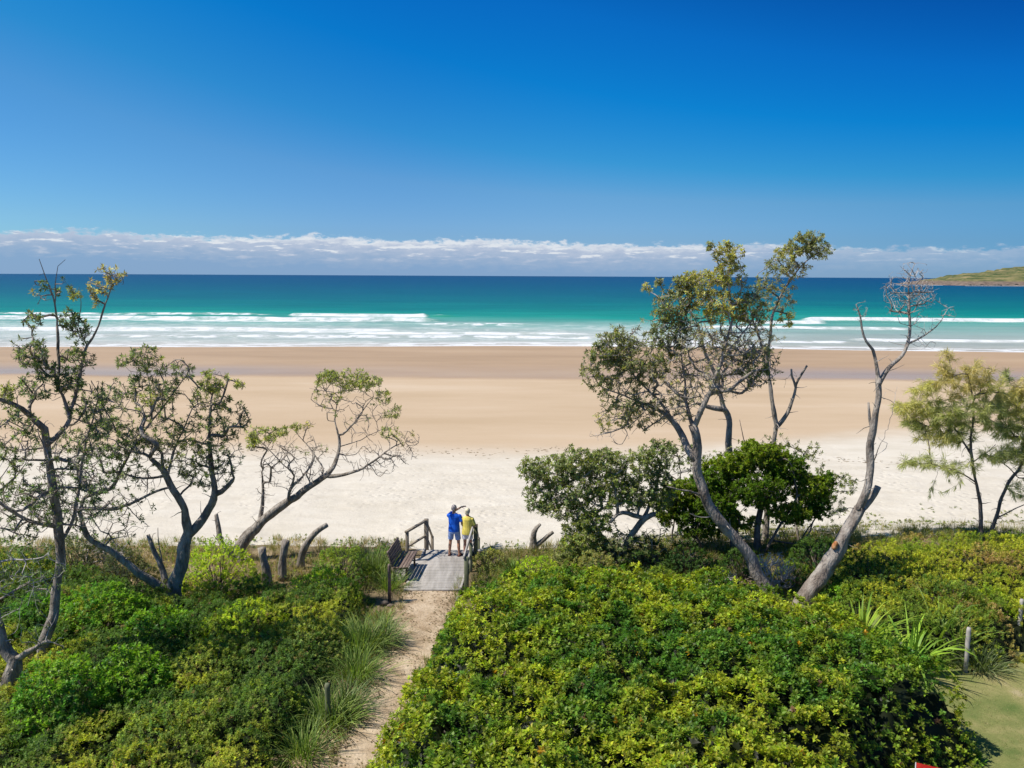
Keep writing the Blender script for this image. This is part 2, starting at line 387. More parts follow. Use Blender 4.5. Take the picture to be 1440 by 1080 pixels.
m1 = nd(nt, 'ShaderNodeMixRGB'); nt.links.new(damp, m1.inputs[0]); nt.links.new(dry.outputs[0], m1.inputs[1]); nt.links.new(honey.outputs[0], m1.inputs[2])
yw = mth(nt, 'ADD', Y_, mth(nt, 'MULTIPLY', mth(nt, 'SUBTRACT', edge, 0.5), 9.0))
wet = mrange(nt, yw, 90.0, 94.5)
wetc = ramp(nt, [(0.3, (0.36, 0.245, 0.14)), (0.55, (0.42, 0.29, 0.17)), (0.75, (0.46, 0.33, 0.20))], streak)
m2 = nd(nt, 'ShaderNodeMixRGB'); nt.links.new(wet, m2.inputs[0]); nt.links.new(m1.outputs[0], m2.inputs[1]); nt.links.new(wetc.outputs[0], m2.inputs[2])
ov = nd(nt, 'ShaderNodeMixRGB', blend_type='OVERLAY', Fac=0.14); nt.links.new(m2.outputs[0], ov.inputs[1]); nt.links.new(grain, ov.inputs[2])
nt.links.new(ov.outputs[0], b.inputs['Base Color'])
# shine: wet sheen, with a run of standing water at the back of the wet sand
pool = mth(nt, 'MULTIPLY', mth(nt, 'MULTIPLY', mrange(nt, yw, 90.5, 96.0), mrange(nt, yw, 112.0, 97.0)), mrange(nt, mth(nt, 'ABSOLUTE', mth(nt, 'ADD', X_, 2.0)), 10.0, 42.0, 0.5, 1.0))
rg = mth(nt, 'SUBTRACT', mrange(nt, wet, 0.0, 1.0, 0.9, 0.6), mth(nt, 'MULTIPLY', pool, 0.34)); nt.links.new(rg, b.inputs['Roughness'])
b.inputs['Specular IOR Level'].default_value = 0.5
nt.links.new(mrange(nt, wet, 0.0, 1.0, 0.1, 0.26), b.inputs['Specular IOR Level'])
vo = nd(nt, 'ShaderNodeTexVoronoi', Scale=2.3, feature='SMOOTH_F1'); vo.inputs['Smoothness'].default_value = 0.4; nt.links.new(PO, vo.inputs['Vector'])
foot = mth(nt, 'MULTIPLY', mrange(nt, vo.outputs['Distance'], 0.0, 0.45), mrange(nt, pnoise(nt, PO, 0.25, 0.2, 1.0, 3.0), 0.42, 0.6, 0.0, 0.9))
hsum = mth(nt, 'ADD', foot, mth(nt, 'ADD', mth(nt, 'MULTIPLY', fine, 0.5), mth(nt, 'MULTIPLY', pnoise(nt, PO, 1.2, 1.6, 1.0, 5.0, 0.6), 1.0)))
bp = nd(nt, 'ShaderNodeBump', Distance=0.10); nt.links.new(hsum, bp.inputs['Height']); nt.links.new(mrange(nt, yd, 36.0, 54.0, 0.55, 0.05), bp.inputs['Strength'])
nt.links.new(bp.outputs[0], b.inputs['Normal'])

xs = axis((-700, -60, 20), (-60, -22, 2), (-22, 22, 0.25), (22, 60, 2), (60, 700, 20))
ys = axis((-80, 8, 4), (8, 40, 0.25))
# the dune sheet runs down the dune front; the beach sheet starts where its slope ends
X, Y = np.meshgrid(xs, ys)
Z = ground_z(X, Y)
# sand takes over on the front slope
grid_mesh('dune', X, Y, Z-np.where(Y > 27.0, 0.03*np.clip((Y-27.0)/0.5, 0, 1), 0), M['soil'])
ysb = axis((26.2, 60, 0.3), (60, 240, 3.0))
xb = axis((-700, -60, 20), (-60, -26, 2), (-26, 26, 0.3), (26, 60, 2), (60, 700, 20))
X, Y = np.meshgrid(xb, ysb)
edge_y = np.interp(X, CX, CYC)+0.4*(fbm(X*0.8, Y*0.8, s=21)-0.5)-0.6*np.exp(-((X+2.1)/1.5)**4)
Z = ground_z(X, Y)-np.clip((edge_y-Y)*0.12, -0.004, 0.25)
# soft dimples of dry sand
Z = Z+0.07*(fbm(X*1.1, Y*1.1, s=31)-0.5)*np.clip((44-Y)/8, 0, 1)*np.clip((Y-edge_y-0.3)/2, 0, 1)
grid_mesh('beach', X, Y, Z, M['sand'])

# sandy path
PATH = [(440, 1180, 84), (492, 1078, 84), (520, 1030, 84), (548, 974, 80), (574, 915, 84), (592, 877, 92), (600, 849, 88), (611, 828, 76), (622, 815, 66)]
pc = []
for px, py, wd in PATH:
    p = G(px, py); pc.append([p[0], p[1], wd*mpp(p[1])*0.5])
pc = np.array(pc)
tt = np.linspace(0, len(pc)-1, 140); pcx = np.stack([np.interp(tt, np.arange(len(pc)), pc[:, k]) for k in range(3)], 1)
for k in range(3): pcx[:, k] = np.convolve(np.pad(pcx[:, k], 6, mode='edge'), np.ones(13)/13, 'valid')
def path_dist(x, y):
    """signed: <0 on the path"""
    x = np.asarray(x, float).ravel(); y = np.asarray(y, float).ravel(); out = np.zeros(len(x))
    for s in range(0, len(x), 20000):
        d = np.hypot(x[s:s+20000, None]-pcx[None, :, 0], y[s:s+20000, None]-pcx[None, :, 1])-pcx[None, :, 2]
        out[s:s+20000] = d.min(1)
    return out
v = np.linspace(-1, 1, 15)
dpt = nrm(np.gradient(pcx[:, :2], axis=0)); side = np.stack([dpt[:, 1], -dpt[:, 0]], 1)
wob = 1.18+0.35*(fbm(np.arange(140)*0.11, np.zeros(140), s=41)-0.5)[:, None]*np.sign(v)[None, :]
X = pcx[:, 0:1]+side[:, 0:1]*v*pcx[:, 2:3]*wob; Y = pcx[:, 1:2]+side[:, 1:2]*v*pcx[:, 2:3]*wob
Z = ground_z(X, Y)+0.045*(1-np.abs(v)**3)[None, :]-0.012+0.03*(fbm(X*2.2, Y*2.2, s=43)-0.5)*(1-np.abs(v)**4)
M['path'] = noisy_mat('path_sand', [(0.28, (0.22, 0.155, 0.09)), (0.42, (0.36, 0.265, 0.17)), (0.58, (0.47, 0.365, 0.25)), (0.75, (0.55, 0.445, 0.325))], 2.2, 0.95, 0.7, 16, spec=0.1, bdist=0.05)
grid_mesh('path', X, Y, Z, M['path'])

# mown lawn, bottom right
mt, nt, b = new_mat('lawn_grass'); M['lawn'] = mt
tc = nd(nt, 'ShaderNodeTexCoord'); O = tc.outputs['Object']
n1 = nd(nt, 'ShaderNodeTexNoise', Scale=0.9, Detail=6.0, Roughness=0.6); nt.links.new(O, n1.inputs['Vector'])
r1 = ramp(nt, [(0.34, (0.105, 0.15, 0.04)), (0.5, (0.195, 0.205, 0.07)), (0.64, (0.29, 0.26, 0.11)), (0.78, (0.42, 0.34, 0.22))], n1.outputs['Fac'])
n2 = nd(nt, 'ShaderNodeTexNoise', Scale=34.0, Detail=5.0, Roughness=0.7); nt.links.new(O, n2.inputs['Vector'])
mx = nd(nt, 'ShaderNodeMixRGB', blend_type='OVERLAY', Fac=0.55); nt.links.new(r1.outputs[0], mx.inputs[1]); nt.links.new(n2.outputs['Fac'], mx.inputs[2])
nt.links.new(mx.outputs[0], b.inputs['Base Color']); b.inputs['Roughness'].default_value = 0.95; b.inputs['Specular IOR Level'].default_value = 0.1
bp = nd(nt, 'ShaderNodeBump', Strength=0.6, Distance=0.03); nt.links.new(n2.outputs['Fac'], bp.inputs['Height']); nt.links.new(bp.outputs[0], b.inputs['Normal'])
lx = np.arange(5.6, 24.01, 0.3); ly = np.arange(6, 20.6, 0.3)
X, Y = np.meshgrid(lx, ly)
yt = np.interp(X, [5.6, 9, 12, 24], [16.9, 18.2, 20.4, 23])+0.6*(fbm(X*1.5, X*0, s=51)-0.5)
Yc = 6+(Y-6)/(20.4-6)*(yt-6)
grid_mesh('lawn', X, Yc, ground_z(X, Yc)+0.012, M['lawn'])

# ------------------------------------------------------------------ sea
def sea_D(row):                      # distance of a flat-sea point seen at a (roll-corrected) photo row
    return CAMZ/math.tan(math.atan((row-540)/FPX)+PITCH)
shp = [(-400, 137), (0, 136.0), (300, 138), (540, 141), (720, 145.5), (860, 144.5), (1100, 139.5), (1440, 134.5), (1800, 131)]
def px2x(px, D): return (px-720)/FPX*D*1.0
SHX = [px2x(a, 140) for a, _ in shp]; SHY = [b_ for _, b_ in shp]
sx1 = axis((-9000, -1000, 500), (-1000, -300, 50), (-300, -190, 2.5), (-190, 190, 0.35), (190, 300, 2.5), (300, 1000, 50), (1000, 9000, 500))
sy1 = np.concatenate([np.arange(126, 290, 0.45), np.arange(290, 420, 3.0), np.geomspace(420, 20000, 60)])
X, Y = np.meshgrid(sx1, sy1)
Z = np.zeros_like(X); FO = np.zeros_like(X)
shore = np.interp(X, SHX, SHY)+1.6*(fbm(X*0.07, X*0, s=61, o=4)-0.5)+0.5*(fbm(X*0.6, X*0, s=62, o=3)-0.5)
xr = X/Y                              # constant along a sight line; here only a bearing along the coast
def bear(px): return (px-720)/FPX
def span(a, b_, soft=0.02): return sst(bear(a)-soft, bear(a)+soft, xr)*(1-sst(bear(b_)-soft, bear(b_)+soft, xr))
def rg(scx, scy, s, o=5): return fbm(X*scx, Y*scy, s=s, o=o)
def breaker(D0, wob, hgt, foam_back, foam_front, msk, s, solid=1.0):
    """a breaking wave: its crest at distance D0, white water running shorewards of it"""
    global Z, FO
    c = D0+wob*(fbm(X*0.018, X*0, s=s, o=4)-0.5)+0.30*wob*(fbm(X*0.16, X*0, s=s+1, o=4)-0.5)
    d = Y-c                           # >0 seawards
    prof = np.where(d > 0, np.exp(-(d/5.0)**2), np.exp(-(d/1.5)**2))
    Z = Z+hgt*prof*msk
    f = sst(-foam_front*(0.45+1.1*rg(0.10, 0.02, s+2, 4)), -foam_front*0.35, d)*(1-sst(foam_back*0.3, foam_back, d))
    tx = rg(0.35, 0.55, s+3)
    FO = np.maximum(FO, f*msk*(solid*0.9+(1-solid)*sst(0.42, 0.6, tx))*(0.45+0.95*tx))
# outer wave
breaker(246, 5, 0.75, 1.2, 6, span(408, 600, 0.006), 100, 0.85)
breaker(246, 5, 0.6, 0.5, 0.4, span(600, 640, 0.02), 100, 0.2)
breaker(252, 9, 0.5, 1.5, 5, span(-600, 408, 0.03)*sst(0.40, 0.52, rg(0.03, 0.001, 130, 3)), 100, 0.5)
# long white line of the second wave, left half
breaker(224, 9, 0.85, 3, 13, span(-700, 612, 0.02), 110, 0.7)
breaker(208, 6, 0.3, 2, 6, span(590, 740, 0.03), 115, 0.3)
# third line, across the left and centre
breaker(181, 8, 0.55, 1.5, 9, span(-700, 560, 0.03), 120, 0.75)
breaker(172, 6, 0.35, 1.0, 6, span(480, 830, 0.05), 121, 0.5)
breaker(162, 8, 0.25, 1.5, 5, span(60, 900, 0.05), 125, 0.35)
# right-hand lines
breaker(234, 5, 0.9, 1.0, 4.2, span(1128, 2300, 0.012), 140, 0.95)
breaker(222, 5, 0.6, 1.2, 8, span(1040, 1160, 0.01), 142, 0.9)
breaker(199, 8, 0.4, 1.2, 7, span(985, 1275, 0.02), 144, 0.7)
breaker(160, 5, 0.35, 1.0, 3.5, span(1195, 2300, 0.02), 146, 0.8)
breaker(155, 5, 0.25, 1.0, 4.0, span(860, 1210, 0.03), 148, 0.5)
# spent foam drifting between the lines
lace = np.abs(fbm(X*0.16+2*rg(0.05, 0.08, 160), Y*0.22, s=161, o=5)-0.5)
drift = (1-sst(0.01, 0.085, lace))*0.75+sst(0.5, 0.72, rg(0.05, 0.11, 163))*0.25
zone = (1-sst(205, 238, Y))*(0.35+0.65*span(-700, 1060, 0.10))
FO = np.maximum(FO, (0.50+drift*0.40)*zone*0.60)
# swash at the water's edge
ds = Y-shore
FO = np.maximum(FO, (1-sst(0.5, 1.7, ds))*1.0)
FO = np.maximum(FO, sst(0.46, 0.6, rg(0.2, 0.5, 170))*(1-sst(4, 13, ds))*0.85)
d2 = Y-(shore+6+3*(fbm(X*0.05, X*0, s=172)-0.5))
FO = np.maximum(FO, np.exp(-(d2/0.9)**2)*0.85*sst(0.35, 0.5, fbm(X*0.04, X*0, s=173)))
# small whitecaps
wc = sst(0.86, 0.9, vn(X*0.6, Y*0.12, s=180))*sst(0.72, 0.8, vn(X*0.02, Y*0.01, s=181))*sst(270, 310, Y)*(1-sst(800, 1500, Y))
pass
Z = Z+0.10*(rg(0.25, 0.4, 190, 4)-0.5)*FO.clip(0, 1)+0.22*(vn(X*0.03, Y*0.11, s=191)-0.5)*sst(150, 170, Y)*(1-sst(380, 420, Y))
# the sheet lies on the sloping sand: trimmed at the swash line by dipping below it
under = sst(0.0, 0.5, shore-Y)
Z = np.where(Y < 141+12, np.maximum(Z, 0)*1.0+beach_z(X, np.minimum(Y, 141))*0+0.0, Z)
bz = beach_z(X, Y)
Z = np.where(Y < shore+14, np.maximum(Z, bz+0.03*sst(0, 1.2, ds)), Z)
Z = Z-0.35*under
sandy = (1-sst(1.0, 15, ds))
foam = np.clip(FO, 0, 1)
cols = np.stack([foam, sandy, np.zeros_like(foam)], -1).reshape(-1, 3)
mt, nt, b = new_mat('sea_water'); M['sea'] = mt
geo = nd(nt, 'ShaderNodeNewGeometry'); PO = geo.outputs['Position']; sp = nd(nt, 'ShaderNodeSeparateXYZ'); nt.links.new(PO, sp.inputs[0])
at_ = nd(nt, 'ShaderNodeAttribute', attribute_name='tint'); sc3 = nd(nt, 'ShaderNodeSeparateColor'); nt.links.new(at_.outputs['Color'], sc3.inputs[0])
swirl = pnoise(nt, PO, 0.006, 0.012, 1.0, 4.0)
yv = mth(nt, 'MULTIPLY', sp.outputs[1], mrange(nt, swirl, 0.3, 0.7, 0.90, 1.10))
inv = mth(nt, 'DIVIDE', 140.0, yv)    # 1 at the shore, 0 far out: the sea bed deepens with distance
deep = ramp(nt, [(0.0, (0.001, 0.030, 0.085)), (0.05, (0.001, 0.040, 0.098)), (0.16, (0.001, 0.064, 0.105)), (0.32, (0.001, 0.105, 0.115)), (0.46, (0.002, 0.165, 0.130)), (0.56, (0.010, 0.25, 0.17)), (0.68, (0.12, 0.31, 0.235)), (0.82, (0.30, 0.38, 0.32)), (1.0, (0.34, 0.36, 0.30))], inv)
chop = pnoise(nt, PO, 0.02, 0.09, 1.0, 6.0, 0.6)
chm = ramp(nt, [(0.3, 0.80), (0.7, 1.18)], chop)
mu = nd(nt, 'ShaderNodeMixRGB', blend_type='MULTIPLY', Fac=1.0); nt.links.new(deep.outputs[0], mu.inputs[1]); nt.links.new(chm.outputs[0], mu.inputs[2])
ms = nd(nt, 'ShaderNodeMixRGB'); nt.links.new(mth(nt, 'MULTIPLY', sc3.outputs[1], 0.85), ms.inputs[0]); nt.links.new(mu.outputs[0], ms.inputs[1]); ms.inputs[2].default_value = (0.40, 0.36, 0.29, 1)
bub = pnoise(nt, PO, 1.0, 1.0, 1.3, 6.0, 0.7)
ff = mth(nt, 'ADD', sc3.outputs[0], mth(nt, 'MULTIPLY', mth(nt, 'SUBTRACT', bub, 0.5), 0.7)); ff = mrange(nt, ff, 0.05, 0.95)
mf = nd(nt, 'ShaderNodeMixRGB'); nt.links.new(ff, mf.inputs[0]); nt.links.new(ms.outputs[0], mf.inputs[1]); mf.inputs[2].default_value = (0.68, 0.69, 0.69, 1)
nt.links.new(mf.outputs[0], b.inputs['Base Color'])
nt.links.new(mrange(nt, ff, 0, 1, 0.32, 0.8), b.inputs['Roughness']); nt.links.new(mrange(nt, ff, 0, 1, 0.05, 0.05), b.inputs['Specular IOR Level'])
b.inputs['Specular Tint'].default_value = (0.25, 0.75, 1.0, 1)
w1 = pnoise(nt, PO, 0.25, 0.8, 1.0, 6.0, 0.65)
bp = nd(nt, 'ShaderNodeBump', Strength=0.8, Distance=0.35); nt.links.new(mth(nt, 'ADD', w1, mth(nt, 'MULTIPLY', mth(nt, 'MULTIPLY', bub, sc3.outputs[0]), 0.8)), bp.inputs['Height']); nt.links.new(bp.outputs[0], b.inputs['Normal'])
grid_mesh('sea', X, Y, Z, M['sea'], cols=cols)

# ------------------------------------------------------------------ headland far right
mt, nt, b = new_mat('headland_scrub'); M['headland'] = mt
geo = nd(nt, 'ShaderNodeNewGeometry'); PO = geo.outputs['Position']; sp = nd(nt, 'ShaderNodeSeparateXYZ'); nt.links.new(PO, sp.inputs[0])
hn = pnoise(nt, PO, 0.022, 0.022, 1.0, 7.0, 0.65); hn2 = pnoise(nt, PO, 0.09, 0.09, 1.0, 5.0, 0.7, (5, 2, 0))
hc = ramp(nt, [(0.40, (0.030, 0.055, 0.022)), (0.47, (0.07, 0.10, 0.035)), (0.52, (0.17, 0.155, 0.065)), (0.60, (0.27, 0.21, 0.11))], mth(nt, 'ADD', mth(nt, 'MULTIPLY', hn, 0.7), mth(nt, 'MULTIPLY', hn2, 0.3)))
rk = ramp(nt, [(0.35, (0.07, 0.055, 0.045)), (0.6, (0.24, 0.18, 0.14)), (0.75, (0.36, 0.29, 0.23))], hn2)
zf = mrange(nt, mth(nt, 'ADD', sp.outputs[2], mth(nt, 'MULTIPLY', mth(nt, 'SUBTRACT', hn2, 0.5), 8.0)), 5.5, 8.5)
mx = nd(nt, 'ShaderNodeMixRGB'); nt.links.new(zf, mx.inputs[0]); nt.links.new(rk.outputs[0], mx.inputs[1]); nt.links.new(hc.outputs[0], mx.inputs[2]); nt.links.new(mx.outputs[0], b.inputs['Base Color']); b.inputs['Roughness'].default_value = 0.95
b.inputs['Specular IOR Level'].default_value = 0.1
HD = 1330.0
hx = np.arange(-260, 1400, 6.0); hy = np.arange(-140, 620, 7.0)
X, Y = np.meshgrid(hx, hy)
X0 = px2x(1352, HD)
u = X-0.12*Y
tip = sst(-55, 150, u)
ridge = np.interp(u, [-60, -20, 20, 60, 100, 160, 260, 420, 800, 1400], [-6, 6, 13, 20, 25, 33, 43, 54, 68, 86])
cross = sst(-85, 35, Y+20*np.sin(X*0.02)+26*(fbm(X*0.02, Y*0.02, s=201)-0.5))*(1-sst(120, 420, Y))
Z = ridge*cross+(9*(fbm(X*0.03, Y*0.03, s=202)-0.5)+7*(fbm(X*0.09, Y*0.09, s=203)-0.5))*cross*np.clip(ridge/12, 0, 1)-3.0*(1-cross)-1.0
o = grid_mesh('headland', X+X0, Y+HD, Z, M['headland'])
# rocks and surf at its foot
rs = RS(5)
ha = Acc()
M['rock'] = noisy_mat('dark_rock', [(0.35, (0.06, 0.05, 0.042)), (0.6, (0.19, 0.15, 0.12)), (0.75, (0.30, 0.25, 0.2))], 0.3, 0.9, 0.5, 2, spec=0.2)
M['surf'] = noisy_mat('surf_foam', [(0.3, (0.5, 0.56, 0.58)), (0.7, (0.68, 0.7, 0.7))], 0.5, 0.8, 0.3, 2, spec=0.1)
def rocklump(a, c, r, rs, fl=0.6):
    bm = bmesh.new(); bmesh.ops.create_icosphere(bm, subdivisions=2, radius=1)
    V = np.array([v.co[:] for v in bm.verts]); F = [[v.index for v in f.verts] for f in bm.faces]; bm.free()
    n = fbm(V[:, 0]*1.3+c[0], V[:, 1]*1.3+c[1], V[:, 2]*1.3, s=7)
    V = V*(0.7+0.7*n)[:, None]*np.array([r, r*rs.uniform(0.6, 1), r*fl])
    a.add(V+np.asarray(c), [f+[f[-1]] for f in F])
for i in range(46):
    xx = rs.uniform(-48, 330); yy = -62+rs.uniform(-26, 18)
    rocklump(ha, (X0+xx, HD+yy, rs.uniform(-0.5, 0.6)), rs.uniform(1.5, 5.5), rs)
tag(link('shore_rocks', ha.mesh('shore_rocks', color=False), M['rock'], None), 'jumble of dark rocks along the foot of the far headland', 'rocks', kind='stuff')
sa = Acc()
def foamstrip(x0, x1, yb, wd, s):
    n = int((x1-x0)/3)+2; xs_ = np.linspace(x0, x1, n)
    yo = yb+10*(fbm(xs_*0.03, xs_*0, s=s)-0.5); w_ = wd*np.clip(fbm(xs_*0.05, xs_*0, s=s+1)*2.2-0.5, 0.05, 1.4)
    rows = [np.stack([X0+xs_, HD+yo+w_*k, 0.12+0.25*(1-k*k)+xs_*0], 1) for k in (-1, -0.4, 0.4, 1)]
    V = np.stack(rows, 1).reshape(-1, 3); i = np.arange(n-1)[:, None]*4; F = np.concatenate([i+np.array([[k, k+1, k+5, k+4]]) for k in range(3)])
    sa.add(V, F)
foamstrip(-50, 40, -88, 5, 300); foamstrip(70, 330, -98, 4, 310); foamstrip(-125, -45, -10, 8, 320)
tag(link('surf', sa.mesh('surf', color=False), M['surf'], None, True), kind='structure')
# ------------------------------------------------------------------ trees
class Tree:
    """skeleton traced for the limbs, twigs grown towards crown tips"""
    def __init__(s, D, seed):
        s.D = D; s.rs = RS(seed); s.P = []; s.par = []; s.r = []; s.ok = []; s.tips = []; s.seed = seed
    lean = 0.0
    def w(s, px, py, dd=0.0): return at(px, py, s.D+dd+s.lean*(812-py)/280.0)
    def node(s, p, par, r, ok): s.P.append(np.array(p, float)); s.par.append(par); s.r.append(r); s.ok.append(ok); return len(s.P)-1
    def limb(s, pts, r0, r1, parent=None, ok=True, wob=0.075, free_from=0.0):
        """pts: (px, py, dd); r0, r1 radii in metres; parent None = nearest node"""
        W = np.array([s.w(*p) for p in pts])
        # smooth resample
        seg = np.linalg.norm(np.diff(W, axis=0), axis=1); L = np.concatenate([[0], np.cumsum(seg)])
        n = max(3, int(L[-1]/0.16)); t = np.linspace(0, L[-1], n)
        Q = np.stack([np.interp(t, L, W[:, k]) for k in range(3)], 1)
        if n > 6:
            K = Q.copy(); K[1:-1] = (Q[:-2]+Q[1:-1]*2+Q[2:])/4; K[1:-1] = (K[:-2]+K[1:-1]*2+K[2:])/4; Q = K
        amp = wob*np.sin(np.linspace(0, math.pi, n))[:, None]
        for k in range(3): Q[:, k] += amp[:, 0]*2*(fbm(t*1.5+s.rs.uniform(0, 99), t*0, s=s.seed+k)-0.5)
        R = r0+(r1-r0)*np.linspace(0, 1, n)**0.85
        if parent == 'root' or not s.P: prev = -1; st = 0
        else:
            d = np.linalg.norm(np.array(s.P)-Q[0], axis=1); prev = int(d.argmin()); st = 0 if d.min() > 0.05 else 1
        for i in range(st, n):
            prev = s.node(Q[i], prev, R[i], ok and (i/n >= free_from))
        return prev
    def grow(s, clusters, rtip=0.006, step=0.14, curve=0.24, lenw=0.12, up=0.15):
        tips = []
        for c in clusters:
            px, py, rx, ry, dd, n = c[:6]; leafy = c[6] if len(c) > 6 else 1.0; tone = c[7] if len(c) > 7 else 0
            u = nrm(s.rs.normal(size=(n, 3)))*(s.rs.uniform(0.12, 1, (n, 1))**0.45)
            for q in u:
                md = rx*mpp(s.D)*0.8
                tips.append((s.w(px+q[0]*rx, py+q[2]*ry, dd+q[1]*md), s.rs.uniform() < leafy, tone))
        s.rs.shuffle(tips)
        P = np.zeros((len(s.P)+len(tips)*40+10, 3)); P[:len(s.P)] = s.P; ok = np.zeros(len(P), bool); ok[:len(s.P)] = s.ok
        dr = np.zeros(len(P)); 
        for i, pa in enumerate(s.par): dr[i] = 0 if pa < 0 else dr[pa]+np.linalg.norm(s.P[i]-s.P[pa])
        n = len(s.P)
        for tp, leafy, tone in tips:
            idx = np.nonzero(ok[:n])[0]; V = tp-P[idx]; d = np.linalg.norm(V, axis=1)
            cost = d+lenw*dr[idx]+np.where(d < 0.05, 9, 0)
            j = idx[int(cost.argmin())]; d0 = np.linalg.norm(tp-P[j])
            pa = s.par[j]; dirp = nrm(P[j]-P[pa]) if pa >= 0 else np.array([0, 0, 1.0])
            m_ = max(2, int(d0/step)); ctrl = P[j]+dirp*d0*curve+np.array([0, 0, -up*d0])*0.4+s.rs.normal(0, 0.07*d0, 3)
            prev = j
            for i in range(1, m_+1):
                t = i/m_; q = P[j]*(1-t)**2+ctrl*2*t*(1-t)+tp*t*t
                if i < m_: q = q+s.rs.normal(0, 0.018*min(1.0, d0), 3)
                prev = s.node(q, prev, 0.0, True); P[n] = q; ok[n] = True; dr[n] = dr[s.par[prev]]+d0/m_; n += 1
            s.tips.append((prev, leafy, tone))
        # radii by what each piece carries
        cnt = np.zeros(len(s.P)); 
        for tnode, _, _ in s.tips: cnt[tnode] += 1
        for i in range(len(s.P)-1, -1, -1):
            if s.par[i] >= 0: cnt[s.par[i]] += cnt[i]
        for i in range(len(s.P)):
            if s.r[i] == 0.0: s.r[i] = rtip*max(cnt[i], 1)**0.43
        for i in range(len(s.P)):
            pa = s.par[i]
            if pa >= 0 and s.r[i] > s.r[pa]*1.0: s.r[i] = s.r[pa]
    def chains(s):
        ch = [[] for _ in s.P]; roots = []
        for i, p in enumerate(s.par):
            (ch[p] if p >= 0 else roots).append(i)
        out = []; stack = [(r, None) for r in roots]
        while stack:
            i, pre = stack.pop(); c = [] if pre is None else [pre]
            while True:
                c.append(i); k = ch[i]
                if not k: break
                k = sorted(k, key=lambda a: -s.r[a]); nx = k[0]
                for o in k[1:]: stack.append((o, i))
                i = nx
            if len(c) > 1: out.append(c)
        return out
    def spurs(s, n):
        c = [i for i in range(len(s.P)) if 0.03 < s.r[i] < 0.2]
        for i in s.rs.choice(c, min(n, len(c)), replace=False):
            d = nrm(s.rs.normal(size=3)+np.array([0, 0, 0.4])); L = s.rs.uniform(0.12, 0.55); p = s.P[i]; prev = i; m_ = 4
            for k in range(1, m_+1):
                d = nrm(d+s.rs.normal(0, 0.22, 3)); p = p+d*L/m_; prev = s.node(p, prev, max(0.005, 0.35*min(s.r[i], 0.05)*(1.15-k/m_)), False)
    def build(s, name, label, cat, group=None, bark='bark', twig='twig', foliage=None, base=None, kb=9, split=0.035):
        if len(s.tips): s.spurs(26)
        s.P = np.array(s.P); org = s.P[0].copy() if base is None else np.array(base)
        T = thing(name, label, cat, org, 0, group)
        big = Acc(); small = Acc()
        for c in s.chains():
            r = np.array([s.r[i] for i in c]); p = s.P[c]
            if len(c) > 2 and r[0] > r[1]*1.6: r[0] = r[1]*1.3
            if r.max() > split: tube(big, p, r, (kb+3) if r.max() > 0.05 else 6, rough=0.26, seed=s.seed)
            else: tube(small, p, np.maximum(r, 0.004), 4 if r.max() > 0.012 else 3, cap=False)
        if big.n:
            nb = sum(len(f) for f in big.f)
            for v_, f_ in zip(small.v, small.f): big.add(v_, f_-f_.min())
            me = big.mesh('trunk', org, False); me.materials.append(M[bark]); me.materials.append(M[twig])
            mi = np.zeros(len(me.polygons), np.int32); mi[nb:] = 1
            me.polygons.foreach_set('material_index', mi); o = link('trunk', me, None, T); me.polygons.foreach_set('use_smooth', mi == 0)
        elif small.n: link('branches', small.mesh('branches', org, False), M[twig], T)
        if foliage: foliage(s, T, org)
        s.T = T; s.org = org
        return T
    def tipinfo(s):
        P = s.P; i = np.array([t[0] for t in s.tips if t[1]]); tone = np.array([t[2] for t in s.tips if t[1]])
        if not len(i): return np.zeros((0, 3)), np.zeros((0, 3)), tone, i
        pa = np.array(s.par)[i]; return P[i], nrm(P[i]-P[pa]), tone, i

def rosette_foliage(tones, k=11, L=0.11, W=0.032, th=(30, 100), extra=0.5, mat='leaf_banksia', spread=0.10, up=0.5, mult=1):
    def fn(s, T, org):
        C, A, tone, idx = s.tipinfo(); rs = s.rs; a = Acc()
        if not len(C): return
        tn = np.array(tones, float)[tone.astype(int)]
        tipv = rs.uniform(0.65, 1.35, (len(C), 1))  # random leaf tone from tip to tip
        A = nrm(A+np.array([0, 0, up]))
        sprigs(a, C, A, rs, k, L, W, th, tn*tipv)
        for q in range(mult-1):
            sprigs(a, C+rs.normal(0, spread, C.shape), nrm(A+rs.normal(0, 0.5, A.shape)), rs, k, L, W, th, tn*rs.uniform(0.6, 1.3, (len(C), 1)))
        m_ = rs.uniform(size=len(C)) < extra
        par = np.array(s.par); j = par[par[idx[m_]]]; j = np.where(j < 0, 0, j)
        sprigs(a, s.P[j]+rs.normal(0, 0.02, (m_.sum(), 3)), nrm(A[m_]+rs.normal(0, 0.5, (m_.sum(), 3))), rs, max(4, k//2), L*0.95, W, (40, 100), tn[m_]*0.85)
        link('foliage', a.mesh('foliage', org), M[mat], T)
    return fn

GREY = [(0.247, 0.304, 0.145), (0.405, 0.434, 0.158), (0.173, 0.247, 0.104), (0.550, 0.478, 0.216)]
